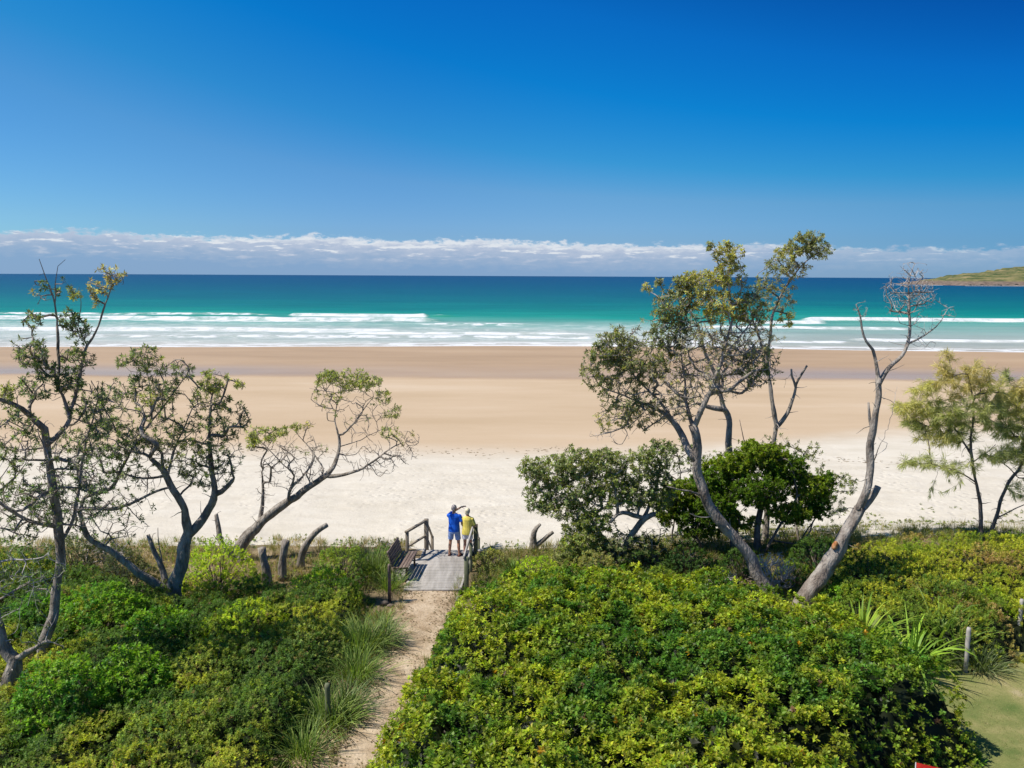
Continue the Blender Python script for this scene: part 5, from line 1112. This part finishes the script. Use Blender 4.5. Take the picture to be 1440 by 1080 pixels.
# ---- the two big bushes behind the thicket
D9 = float(G(850, 812)[1])+0.4
t = Tree(D9, 81)
t.limb([(872, 818, 0), (868, 795, 0), (880, 770, 0), (893, 745, 0), (905, 728, 0), (920, 722, 0)], 0.14, 0.08, 'root')
t.limb([(905, 728, 0), (885, 722, -0.2), (870, 722, -0.3), (858, 735, -0.4)], 0.09, 0.05)
t.limb([(872, 790, 0), (850, 760, 0.2), (830, 730, 0.3), (810, 700, 0.4), (790, 670, 0.5)], 0.08, 0.03)
t.limb([(870, 722, -0.3), (868, 700, -0.3), (860, 675, -0.3)], 0.05, 0.03)
t.limb([(893, 745, 0), (912, 715, 0.3), (925, 685, 0.4), (928, 655, 0.4)], 0.07, 0.03)
t.grow([(775, 665, 36, 26, 0.4, 240, 0.95, 0), (760, 695, 26, 28, 0.4, 150, 0.95, 2), (815, 650, 36, 24, 0.3, 240, 0.95, 0), (850, 655, 34, 26, 0.2, 240, 0.95, 0), (815, 690, 44, 26, 0.2, 260, 0.9, 2), (790, 715, 36, 16, 0.3, 130, 0.9, 0), (865, 690, 34, 28, 0, 220, 0.92, 1), (900, 660, 30, 30, 0.2, 200, 0.92, 0), (925, 640, 26, 24, 0.3, 120, 0.9, 2), (930, 690, 24, 30, 0.3, 130, 0.85, 2), (835, 735, 32, 26, 0, 210, 0.92, 1), (820, 770, 38, 26, -0.1, 340, 0.9, 1), (850, 795, 50, 24, 0, 340, 0.85, 2), (800, 790, 24, 20, -0.2, 120, 0.9, 0), (880, 770, 44, 26, 0.1, 240, 0.6, 2), (745, 660, 18, 20, 0.4, 60, 0.95, 0), (900, 700, 40, 20, 0.2, 200, 0.85, 2), (960, 790, 30, 18, 0.2, 100, 0.5, 2), (810, 745, 26, 20, 0, 100, 0.9, 0), (930, 790, 40, 16, 0.3, 90, 0.6, 2), (925, 755, 40, 24, 0.2, 60, 0.15, 2)], rtip=0.005, step=0.2)
BUSHG = [(0.31, 0.35, 0.13), (0.35, 0.40, 0.11), (0.23, 0.28, 0.10), (0.38, 0.37, 0.18)]
t.build('banksia_bush', 'wide grey-green leafy banksia bush standing on the dune edge right of the deck', 'bush', None, foliage=rosette_foliage(BUSHG, 11, 0.105, 0.040), twig='twig')
D10 = float(G(1060, 800)[1])+1.4
t = Tree(D10, 83)
t.limb([(1064, 815, 0), (1063, 780, 0), (1066, 745, 0), (1070, 715, 0), (1072, 690, 0)], 0.14, 0.09, 'root')
t.limb([(1040, 815, 0.3), (1030, 780, 0.3), (1028, 740, 0.3), (1020, 700, 0.3), (1010, 680, 0.3)], 0.12, 0.06, 'root')
t.limb([(1068, 800, -0.2), (1078, 770, -0.3), (1092, 745, -0.4), (1110, 720, -0.4), (1120, 700, -0.4)], 0.06, 0.03)
t.limb([(1000, 812, 0), (992, 780, 0), (978, 750, 0), (962, 720, 0)], 0.05, 0.025, 'root')
t.limb([(1086, 760, -0.3), (1120, 765, 0.3), (1140, 740, 0.5), (1160, 705, 0.6), (1180, 680, 0.6)], 0.035, 0.012)
BR = 1.0
t.grow([(1075, 642, 36, 18, 0, 400, 1, 1), (1105, 662, 34, 22, 0, 380, 1, 0), (1142, 690, 30, 24, 0, 300, 1, 1), (1150, 715, 18, 14, 0, 100, 1, 0), (1035, 655, 30, 20, 0, 320, 1, 1), (1000, 678, 34, 20, 0, 320, 1, 0), (958, 695, 30, 20, 0.2, 280, 1, 1), (938, 720, 20, 20, 0.3, 150, 1, 1), (975, 722, 34, 20, 0.3, 260, 1, 0), (1010, 715, 34, 26, -0.4, 320, 1, 0), (1070, 690, 44, 26, -0.5, 440, 1, 0), (1112, 722, 34, 16, -0.3, 240, 1, 1), (985, 748, 38, 10, 0.3, 120, 1, 0), (1045, 735, 30, 10, 0.2, 80, 1, 1), (1055, 628, 14, 9, 0.3, 60, 1, 1), (1000, 655, 12, 10, 0.3, 40, 1, 1), (1165, 672, 10, 10, 0, 24, 1, 0)], rtip=0.004, step=0.22)
RND = [(0.14, 0.235, 0.025), (0.25, 0.33, 0.035), (0.09, 0.11, 0.045), (0.1, 0.1, 0.05)]
t.build('round_bush', 'dense rounded bright-green bush behind the leaning trunk, on several dark stems', 'bush', None, bark='bark_dark', foliage=rosette_foliage(RND, 13, 0.085, 0.042, th=(15, 90), mat='leaf_gloss', mult=2, spread=0.07), twig='bark_dark')
t = Tree(D10+1.0, 85)
t.limb([(1110, 815, 0), (1115, 790, 0), (1125, 770, 0), (1138, 750, 0), (1150, 720, 0), (1168, 700, 0)], 0.05, 0.02, 'root')
t.limb([(1125, 770, 0), (1118, 720, 0.2), (1122, 680, 0.3), (1130, 640, 0.3)], 0.04, 0.015)
t.grow([(1172, 685, 30, 24, 0, 90, 0.9, 0), (1150, 672, 24, 20, 0, 60, 0.9, 2), (1195, 680, 14, 14, 0, 20, 0.9, 0), (1135, 635, 24, 18, 0.3, 44, 0.85, 0), (1090, 622, 26, 12, 0.3, 30, 0.85, 0), (1165, 715, 30, 18, 0, 40, 0.7, 2), (1130, 760, 50, 30, 0, 80, 0.1, 2), (960, 640, 60, 20, 0, 0, 0.5, 2)], rtip=0.0045)
t.build('sparse_shrub', 'sparse grey-green shrub showing beyond the right side of the round bush', 'bush', None, foliage=rosette_foliage(BUSHG, 10, 0.10, 0.036), twig='twig')
t = Tree(D10+0.8, 87)
t.limb([(945, 812, 0), (948, 785, 0), (944, 760, 0), (950, 720, 0), (955, 680, 0)], 0.05, 0.02, 'root')
t.grow([(955, 640, 30, 24, 0, 90, 0.8, 2), (985, 655, 24, 20, 0, 50, 0.8, 2), (935, 665, 24, 24, 0, 50, 0.8, 2), (975, 775, 50, 24, 0, 130, 0.12, 2), (1020, 640, 26, 12, 0, 30, 0.7, 0)], rtip=0.0045)
t.build('sparse_shrub', 'dark sparse shrub between the leafy banksia bush and the round bush', 'bush', None, foliage=rosette_foliage(BUSHG, 10, 0.09, 0.034), twig='bark_dark')
# ------------------------------------------------------------------ deck, stairs, railings, bench, posts
DZ = 3.03
def solid(name, fn, mat, parent=None, org=(0, 0, 0)):
    a = Acc(); fn(a); return link(name, a.mesh(name, org, False), mat, parent)
def dk(v):   # left and right edge of the deck at distance y
    return np.interp(v, [23.5, 27.0], [-3.28, -3.02]), np.interp(v, [23.5, 27.0], [-1.50, -1.30])
T = thing('boardwalk_deck', 'small weathered grey plank deck at the end of the sandy path, above the beach', 'deck', (-2.3, 25, DZ))
def planks(a):
    y = 23.42; i = 0; rs = RS(3)
    while y < 26.95:
        l, r = dk(y); l = l-(0.62 if 24.0 < y < 26.0 else 0.0)
        box(a, ((l+r)/2+rs.uniform(-.01, .01), y+0.068, DZ-0.018-rs.uniform(0, 0.005)), (r-l, 0.132, 0.036), None, bev=0.006); y += 0.142
solid('planks', planks, M['wood_grey'], T, T.location)
def kerb(a):
    beam(a, (-1.53, 23.42, DZ+0.03), (-1.33, 26.95, DZ+0.03), 0.07, 0.06)
    beam(a, (-3.26, 23.36, DZ-0.02), (-1.52, 23.36, DZ-0.02), 0.09, 0.09)
    beam(a, (-3.02, 26.2, DZ+0.03), (-3.02, 26.95, DZ+0.03), 0.07, 0.06)
solid('edge_boards', kerb, M['wood_grey'], T, T.location)
def joists(a):
    for x in (-3.0, -2.2, -1.5):
        beam(a, (x, 23.5, DZ-0.11), (x+0.1, 26.9, DZ-0.11), 0.06, 0.13)
solid('joists', joists, M['wood'], T, T.location)
T = thing('beach_stairs', 'timber steps going down from the deck to the sand', 'stairs', (-2.15, 27.1, 2.0))
def treads(a):
    for i in range(8): box(a, (-2.14, 27.12+0.27*i, DZ-0.17*(i+1)), (1.6, 0.26, 0.04), bev=0.005)
solid('treads', treads, M['wood_grey'], T, T.location)
for sx_ in (-2.97, -1.31): solid('stringer', lambda a: beam(a, (sx_, 27.0, DZ-0.16), (sx_, 29.25, DZ-1.55), 0.05, 0.24), M['wood'], T, T.location)
def post(a, x, y, z0, z1, w=0.11): box(a, (x, y, (z0+z1)/2), (w, w, z1-z0), bev=0.012)
T = thing('handrail', 'timber handrail with two rails on the left side of the deck, running down the steps', 'handrail', (-3.0, 26.9, DZ), group='timber handrails of the deck')
for (x, y, z0, z1, w) in ((-3.47, 25.85, 2.7, DZ+1.02, 0.11), (-2.95, 26.98, 2.4, DZ+1.09, 0.15), (-2.95, 28.95, 1.2, 2.85, 0.11)):
    solid('post', lambda a: post(a, x, y, z0, z1, w), M['wood'], T, T.location)
for p, q, wd in (((-3.50, 25.75, DZ+1.02), (-2.98, 26.93, DZ+1.04), 0.10), ((-3.45, 25.9, DZ+0.48), (-2.99, 26.92, DZ+0.5), 0.08), ((-2.95, 27.0, DZ+1.0), (-2.95, 29.05, 2.78), 0.09), ((-2.95, 27.0, DZ+0.48), (-2.95, 29.0, 2.22), 0.07)):
    solid('rail', lambda a: beam(a, p, q, wd*0.6 if p[1] > 26.95 else wd, wd if p[1] > 26.95 else wd*0.7), M['wood'], T, T.location)
T = thing('handrail', 'pale timber handrail on the right side of the deck beside the woman', 'handrail', (-1.3, 23.5, DZ), group='timber handrails of the deck')
for (x, y, z0, z1, w) in ((-1.36, 23.5, 2.6, DZ+0.98, 0.14), (-1.22, 26.6, 2.4, DZ+1.03, 0.14), (-1.30, 25.0, 2.6, DZ+0.90, 0.10), (-1.22, 28.95, 1.2, 2.8, 0.11)):
    solid('post', lambda a: post(a, x, y, z0, z1, w), M['wood_green'], T, T.location)
for p, q in (((-1.43, 23.42, DZ+1.0), (-1.29, 26.68, DZ+1.03)), ((-1.42, 23.6, DZ+0.48), (-1.28, 26.5, DZ+0.5)), ((-1.22, 26.65, DZ+0.98), (-1.22, 29.05, 2.72))):
    solid('rail', lambda a: beam(a, p, q, 0.055, 0.10), M['wood_grey'], T, T.location)

T = thing('park_bench', 'dark slatted timber bench on the left of the deck, facing right across it', 'bench', (-3.40, 24.75, DZ), math.radians(-4.5))
sl = 1.5
def slat(a, x, z, w, th, tilt): box(a, (x, 0, z), (w, sl, th), np.array([[math.cos(tilt), 0, math.sin(tilt)], [0, 1, 0], [-math.sin(tilt), 0, math.cos(tilt)]]), bev=0.006)
def seat(a):
    for i in range(5): slat(a, -0.20+0.105*i, 0.43+0.012*abs(i-1), 0.085, 0.032, -0.05)
def back(a):
    for i in range(5): slat(a, -0.275-0.026*i, 0.50+0.098*i, 0.032, 0.082, -0.26)
solid('seat', seat, M['wood_dark'], T); solid('backrest', back, M['wood_dark'], T)
for y in (-0.62, 0.62):
    solid('leg', lambda a: beam(a, (0.18, y, 0), (0.18, y, 0.405), 0.06, 0.06), M['wood_dark'], T)
    solid('leg', lambda a: (beam(a, (-0.20, y, 0), (-0.26, y, 0.42), 0.06, 0.06), beam(a, (-0.275, y, 0.40), (-0.415, y, 0.93), 0.045, 0.05)), M['wood_dark'], T)
    solid('seat_support', lambda a: beam(a, (-0.26, y, 0.385), (0.24, y, 0.385), 0.055, 0.04), M['wood_dark'], T)

def fence_post(px, py, h, w, label, mat, s, name='wooden_post', lean=(0, 0)):
    g = G(px, py); z = float(ground_z(g[0], g[1])); a = Acc()
    if mat == 'wood_green' or mat == 'wood': tube(a, [(lean[0]*k*h, lean[1]*k*h, k*h-0.2*(1-k)) for k in (0, .5, .93, 1.0)], [w*.52, w*.5, w*.5, w*.40], 12, rough=0.03, seed=s)
    else: tube(a, [(lean[0]*k*h, lean[1]*k*h, k*h-0.2*(1-k)) for k in (0, .5, .95, 1.0)], [w*.5, w*.48, w*.46, w*.36], 10, rough=0.09, seed=s)
    o = link(name, a.mesh(name, (0, 0, 0), False), M[mat], None); o.location = (float(g[0]), float(g[1]), z); tag(o, label, 'post', 'short timber posts along the path and lawn')
fence_post(548, 850, 1.15, 0.10, 'dark timber post left of the path, just below the bench', 'wood_dark', 1)
fence_post(462, 1024, 0.92, 0.12, 'greenish round post among the tussocks low on the left of the path', 'wood_green', 2)
fence_post(644, 868, 0.55, 0.12, 'short greenish post on the right edge of the path above the thicket', 'wood_green', 3)
fence_post(1357, 948, 1.15, 0.115, 'weathered grey post standing by the edge of the lawn', 'wood_grey', 4)
fence_post(1431, 908, 1.2, 0.115, 'weathered grey post at the right edge of the picture in yellow-green scrub', 'wood_grey', 5)
g = G(541, 852)
a = Acc(); rocklump(a, (0, 0, 0.05), 0.13, RS(4)); rocklump(a, (0.2, -0.15, 0.03), 0.10, RS(5))
o = link('stone_pair', a.mesh('stone_pair', color=False), M['rock'], None, True); o.location = (float(g[0]), float(g[1]), float(ground_z(g[0], g[1]))); tag(o, 'two small dark stones at the foot of the dark post', 'stones')

# red camp chair, only its top edge in view
M['red'] = noisy_mat('red_canvas', [(0.4, (0.62, 0.03, 0.02)), (0.6, (0.72, 0.05, 0.03))], 8, 0.6, 0.3, 60, spec=0.3)
M['metal'] = noisy_mat('grey_metal', [(0.4, (0.3, 0.3, 0.3)), (0.6, (0.4, 0.4, 0.4))], 8, 0.4, 0.1, 60, spec=0.5)
cx, cy = 7.34, 12.85
T = thing('camp_chair', 'red canvas camp chair, only its top edge showing at the bottom beside the thicket', 'chair', (cx, cy, float(ground_z(cx, cy))+0.01), math.radians(-22))
def cloth(a, p, n=8):
    p = np.array(p, float); u = np.linspace(0, 1, n); V = []
    for s_ in u:
        for t_ in u:
            q = (p[0]*(1-s_)+p[1]*s_)*(1-t_)+(p[3]*(1-s_)+p[2]*s_)*t_; q = q+np.array([0, 0.05, -0.05])*math.sin(s_*math.pi)*math.sin(t_*math.pi); V.append(q)
    V = np.array(V); V = np.vstack([V, V+np.array([0, 0.012, -0.012])]); i, j = np.meshgrid(np.arange(n-1), np.arange(n-1), indexing='ij'); k = (i*n+j).ravel()
    a.add(V, np.vstack([np.stack([k, k+1, k+n+1, k+n], -1), np.stack([k, k+n, k+n+1, k+1], -1)+n*n]))
solid('seat', lambda a: cloth(a, [(-0.26, -0.25, 0.44), (0.26, -0.25, 0.44), (0.26, 0.22, 0.42), (-0.26, 0.22, 0.42)]), M['red'], T)
solid('backrest', lambda a: cloth(a, [(-0.27, 0.25, 0.50), (0.27, 0.25, 0.50), (0.27, 0.36, 0.96), (-0.27, 0.36, 0.98)]), M['red'], T)
for sx_ in (-0.27, 0.27):
    solid('leg', lambda a: tube(a, [(sx_, -0.28, 0.0), (sx_, 0.20, 0.46)], 0.011, 8), M['metal'], T)
    solid('leg', lambda a: tube(a, [(sx_, 0.26, 0.0), (sx_, -0.25, 0.46)], 0.011, 8), M['metal'], T)
    solid('back_post', lambda a: tube(a, [(sx_, 0.20, 0.40), (sx_, 0.365, 0.98)], 0.011, 8), M['metal'], T)

# ------------------------------------------------------------------ the two people
def ball(a, c, r, k=2):
    bm = bmesh.new(); bmesh.ops.create_icosphere(bm, subdivisions=k, radius=1); V = np.array([v.co[:] for v in bm.verts]); F = [[v.index for v in f.verts] for f in bm.faces]; bm.free()
    a.add(V*np.asarray(r)+np.asarray(c, float), [f+[f[-1]] for f in F])
def cap_(a, p, q, r0, r1, k=12):
    p = np.array(p, float); q = np.array(q, float); tube(a, [p+(q-p)*t for t in (0, .25, .5, .75, 1)], [r0+(r1-r0)*t for t in (0, .25, .5, .75, 1)], k); ball(a, p, r0*0.99); ball(a, q, r1*0.99)
def loft(a, rings, k=20):
    """rings: (cx, cy, z, half width, half depth)"""
    an = np.arange(k)*2*math.pi/k; V = []
    for cx_, cy_, z, hw, hd in rings: V.append(np.stack([cx_+np.sign(np.cos(an))*np.abs(np.cos(an))**0.85*hw, cy_+np.sin(an)*hd, np.full(k, z)], 1))
    n = len(rings); V = np.concatenate(V); i, j = np.meshgrid(np.arange(n-1), np.arange(k), indexing='ij'); p = i*k+j; q = i*k+(j+1) % k
    F = np.stack([p, q, q+k, p+k], -1).reshape(-1, 4); e = n*k; V = np.vstack([V, [rings[0][0], rings[0][1], rings[0][2]], [rings[-1][0], rings[-1][1], rings[-1][2]]]); j = np.arange(k); z = np.zeros(k, int)
    F = np.vstack([F, np.stack([(j+1) % k, j, z+e, z+e], -1), np.stack([(n-1)*k+j, (n-1)*k+(j+1) % k, z+e+1, z+e+1], -1)]); a.add(V, F)
def fuse(name, a, mat, parent, vox, smooth=4, sub=None):
    me0 = a.mesh(name, color=False); o = bpy.data.objects.new(name, me0); COL.objects.link(o)
    m_ = o.modifiers.new('r', 'REMESH'); m_.mode = 'VOXEL'; m_.voxel_size = vox
    s_ = o.modifiers.new('s', 'SMOOTH'); s_.iterations = smooth; s_.factor = 0.5
    dg = bpy.context.evaluated_depsgraph_get(); me = bpy.data.meshes.new_from_object(o.evaluated_get(dg)); me.name = name
    bpy.data.objects.remove(o); me.materials.clear(); return link(name, me, mat, parent, True)
def hand(a, wr, dirn, palm_n, curl=0.5, side=1):
    """palm, four unequal fingers and a thumb"""
    d = nrm(np.array(dirn, float)); n = np.array(palm_n, float); n = nrm(n-d*(n @ d)); w_ = np.cross(d, n)*side
    wr = np.array(wr, float)
    for f in (-0.028, -0.009, 0.010, 0.029): cap_(a, wr+w_*f*0.6, wr+d*0.085+w_*f, 0.014, 0.0115, 8)
    for f, L in ((-0.029, 0.062), (-0.010, 0.078), (0.010, 0.084), (0.030, 0.074)):
        p = wr+d*0.085+w_*f; dd = d
        for s_ in range(3):
            dd = nrm(dd+n*curl*0.45); q = p+dd*L*(0.45, 0.32, 0.23)[s_]; cap_(a, p, q, 0.0092-0.0006*s_, 0.0086-0.0006*s_, 7); p = q
    p = wr+d*0.025+w_*0.03
    for s_ in range(3):
        dd = nrm(d*0.7+w_*(0.9-0.3*s_)+n*0.35); q = p+dd*(0.035, 0.03, 0.024)[s_]; cap_(a, p, q, 0.0125-0.0015*s_, 0.011-0.0015*s_, 8); p = q
def head(a, c, yaw, s=1.0):
    """c = centre of skull; face towards +y turned by yaw"""
    b_ = Acc()
    ball(b_, (0, 0, 0.02), (0.074, 0.094, 0.098), 3); ball(b_, (0, 0.022, -0.045), (0.056, 0.068, 0.07), 3); ball(b_, (0, 0.062, -0.088), (0.026, 0.024, 0.022))
    cap_(b_, (0, 0.088, 0.005), (0, 0.107, -0.03), 0.009, 0.014, 8); ball(b_, (0, 0.088, -0.062), (0.025, 0.010, 0.006)); ball(b_, (0, 0.086, -0.072), (0.022, 0.010, 0.006))
    for sx_ in (-1, 1):
        ball(b_, (sx_*0.076, -0.005, -0.012), (0.010, 0.02, 0.032)); cap_(b_, (sx_*0.014, 0.090, 0.022), (sx_*0.048, 0.080, 0.020), 0.008, 0.006, 6); ball(b_, (sx_*0.046, 0.060, -0.028), (0.024, 0.024, 0.02))
    V = np.concatenate(b_.v)*s @ rz3(yaw).T+np.array(c); a.add(V, np.concatenate(b_.f))
def person(loc, rz, label, sc_, sh, spec):
    T = thing('person', label, 'person', loc, rz); T.scale = (sc_,)*3; b_ = Acc(); S = spec
    # trunk and neck
    loft(b_, [(0, 0, 0.80, 0.10, 0.08), (0, -0.01, 0.88, 0.17*S['hip'], 0.125), (0, 0, 0.98, 0.165*S['hip'], 0.12), (0, 0.005, 1.10, 0.148, 0.105), (0, 0.0, 1.25, 0.165, 0.115), (0, -0.005, 1.36, 0.175*sh, 0.11), (0, -0.01, 1.43, 0.14*sh, 0.085), (0, -0.01, 1.48, 0.06, 0.06)])
    cap_(b_, (0, -0.01, 1.44), (0, 0.01, 1.56), 0.058, 0.053)
    head(b_, (0.0, 0.02, 1.635), S['yaw'])
    for sx_, (hp, kn, an, toe) in zip((-1, 1), S['legs']):
        cap_(b_, hp, kn, 0.085, 0.055); cap_(b_, kn, tuple(np.array(kn)*0.6+np.array(an)*0.4+np.array([0, -0.018, 0])), 0.052, 0.055); cap_(b_, tuple(np.array(kn)*0.6+np.array(an)*0.4+np.array([0, -0.018, 0])), an, 0.055, 0.034)
        cap_(b_, (an[0], an[1]-0.025, 0.045), (an[0], an[1], 0.09), 0.034, 0.034); t_ = np.array(toe); cap_(b_, (an[0], an[1], 0.06), t_*0.6+np.array(an)*[0.4, 0.4, 0]+[0, 0, 0.02], 0.036, 0.034); cap_(b_, t_*0.6+np.array(an)*[0.4, 0.4, 0]+[0, 0, 0.02], t_, 0.036, 0.022)
    for sx_, (s0, el, wr, dirn, pn, cu) in zip((-1, 1), S['arms']):
        cap_(b_, s0, el, 0.050, 0.040); cap_(b_, el, wr, 0.040, 0.026); hand(b_, wr, dirn, pn, cu, sx_)
    fuse('body', b_, M['skin'+S['skin']], T, 0.0068, 3)
    c_ = Acc()
    hb = S['hem']
    loft(c_, [(0, -0.005, hb, 0.20*S['hip'], 0.15), (0, -0.005, hb+0.09, 0.198*S['hip'], 0.15), (0, 0, 1.10, 0.182, 0.138), (0, 0, 1.25, 0.192, 0.137), (0, -0.005, 1.36, 0.198*sh, 0.13), (0, -0.012, 1.43, 0.165*sh, 0.10), (0, -0.012, 1.475, 0.085, 0.078)])
    for s0, el, *_ in S['arms']:
        s0 = np.array(s0); el = np.array(el); tube(c_, [s0+(0-s0)*[0.18, 0, 0], s0, s0+(el-s0)*0.45, s0+(el-s0)*S['sleeve']], [0.07, 0.072, 0.068, 0.070], 14); ball(c_, s0, 0.071)
    # loose folds
    for k in range(9):
        an = -2.9+k*0.35; cap_(c_, (0.175*math.cos(an), 0.125*math.sin(an), hb+0.02), (0.15*math.cos(an+.2), 0.108*math.sin(an+.2), 1.2), 0.017, 0.008, 6)
    fuse('shirt', c_, M['shirt'+S['skin']], T, 0.010, 3)
    c_ = Acc(); loft(c_, [(0, -0.005, 0.80, 0.175*S['hip'], 0.14), (0, -0.005, 0.90, 0.186*S['hip'], 0.143), (0, 0, 1.0, 0.178*S['hip'], 0.132)])
    for (hp, kn, an, toe) in S['legs']:
        hp = np.array(hp); kn = np.array(kn); q = hp+(kn-hp)*S['short']; tube(c_, [hp+[0, 0, 0.02], hp+(kn-hp)*0.4, q], [0.104, 0.098, 0.093], 16)
    fuse('shorts', c_, M['shorts'+S['skin']], T, 0.010, 2)
    c_ = Acc(); hc = np.array([0, 0.02, 1.635]); bb = Acc(); S['hair'](bb); V = np.concatenate(bb.v) @ rz3(S['yaw']).T+hc; V = V+0.012*(fbm(V[:, 0]*40, V[:, 1]*40, V[:, 2]*40, s=5)-0.5)[:, None]; c_.add(V, np.concatenate(bb.f))
    fuse('hair', c_, M['hair'+S['skin']], T, 0.008, 2)
    for (hp, kn, an, toe) in S['legs']:
        c_ = Acc(); a0 = np.array(an)*[1, 1, 0]; t0 = np.array(toe)*[1, 1, 0]; d = t0-a0; box(c_, a0+d*0.42+[0, 0, 0.012], (0.095, np.linalg.norm(d)+0.115, 0.024), rz3(math.atan2(-d[0], d[1])), bev=0.01)
        tube(c_, [a0+d*0.45+[-0.05, 0, 0.02], a0+d*0.45+[-0.03, 0, 0.085], a0+d*0.45+[0.03, 0, 0.085], a0+d*0.45+[0.05, 0, 0.02]], 0.012, 6)
        link('sandal', c_.mesh('sandal', color=False), M['sandal'], T)
    for sx_ in (-1, 1):
        ey = Acc(); ball(ey, tuple(np.array([sx_*0.031, 0.079, 0.006]) @ rz3(S['yaw']).T+hc), (0.0125,)*3)
        link('eye', ey.mesh('eye', color=False), M['eye'], T, True)
    return T
def plain(n, c, r=0.7, v=0.12): M[n] = noisy_mat(n, [(0.35, tuple(x*(1-v) for x in c)), (0.65, tuple(min(1, x*(1+v)) for x in c))], 9, r, 0.25, 40, bdist=0.005)
plain('skin_m', (0.42, 0.215, 0.13), 0.55); plain('skin_w', (0.47, 0.235, 0.155), 0.55); plain('shirt_m', (0.008, 0.115, 0.62)); plain('shirt_w', (0.82, 0.66, 0.13)); plain('shorts_m', (0.23, 0.33, 0.60)); plain('shorts_w', (0.72, 0.70, 0.76))
plain('hair_m', (0.40, 0.34, 0.31), 0.8, 0.3); plain('hair_w', (0.58, 0.51, 0.36), 0.8, 0.3); plain('sandal', (0.10, 0.03, 0.025)); plain('eye', (0.7, 0.68, 0.65), 0.2)
def hair_m(a): ball(a, (0, -0.012, 0.030), (0.080, 0.096, 0.098), 3); ball(a, (0, -0.05, -0.015), (0.072, 0.055, 0.06), 3)
def hair_w(a): ball(a, (0, -0.015, 0.032), (0.092, 0.104, 0.104), 3); ball(a, (0, -0.045, -0.03), (0.088, 0.066, 0.085), 3)
man = dict(hip=1.0, yaw=-0.55, skin='_m', hem=0.86, sleeve=0.72, short=0.80, hair=hair_m,
    legs=[((-0.095, 0, 0.88), (-0.135, 0.02, 0.49), (-0.16, -0.02, 0.085), (-0.185, 0.14, 0.035)), ((0.095, 0, 0.88), (0.145, 0.02, 0.49), (0.175, -0.02, 0.085), (0.22, 0.13, 0.035))],
    arms=[((-0.185, -0.01, 1.385), (-0.10, 0.26, 1.44), (0.17, 0.34, 1.60), (0.95, 0.15, 0.25), (0, 0.3, -1), 0.25), ((0.195, -0.01, 1.385), (0.29, -0.03, 1.14), (0.40, 0.10, 1.02), (0.75, 0.6, -0.35), (-0.3, 0.6, 0.3), 0.6)])
woman = dict(hip=1.05, yaw=-0.25, skin='_w', hem=0.82, sleeve=0.85, short=0.62, hair=hair_w,
    legs=[((-0.09, 0, 0.88), (-0.10, 0.02, 0.49), (-0.10, -0.02, 0.085), (-0.12, 0.13, 0.035)), ((0.09, 0, 0.88), (0.095, 0.05, 0.49), (0.09, 0.0, 0.085), (0.12, 0.15, 0.035))],
    arms=[((-0.165, -0.01, 1.375), (-0.19, 0.07, 1.10), (-0.09, 0.26, 1.04), (0.6, 0.75, 0.0), (0.3, 0, -0.9), 0.5), ((0.165, -0.01, 1.375), (0.26, 0.0, 1.11), (0.27, 0.23, 1.085), (0.1, 0.95, -0.15), (0, -0.2, -1), 0.6)])
person((-1.94, 26.38, DZ), -0.18, 'man in blue polo shirt and light blue shorts, seen from behind, raising one arm', 1.01, 1.05, man)
person((-1.48, 26.32, DZ), -0.12, 'woman with short fair hair, yellow shirt and white shorts at the right handrail', 0.955, 0.92, woman)

# ------------------------------------------------------------------ render set-up
sc.render.engine = 'CYCLES'
sc.view_settings.view_transform = 'Standard'; sc.view_settings.look = 'None'; sc.view_settings.gamma = 1; sc.view_settings.exposure = EXPO
sc.cycles.max_bounces = 8; sc.cycles.diffuse_bounces = 3; sc.cycles.transmission_bounces = 4; sc.cycles.transparent_max_bounces = 4
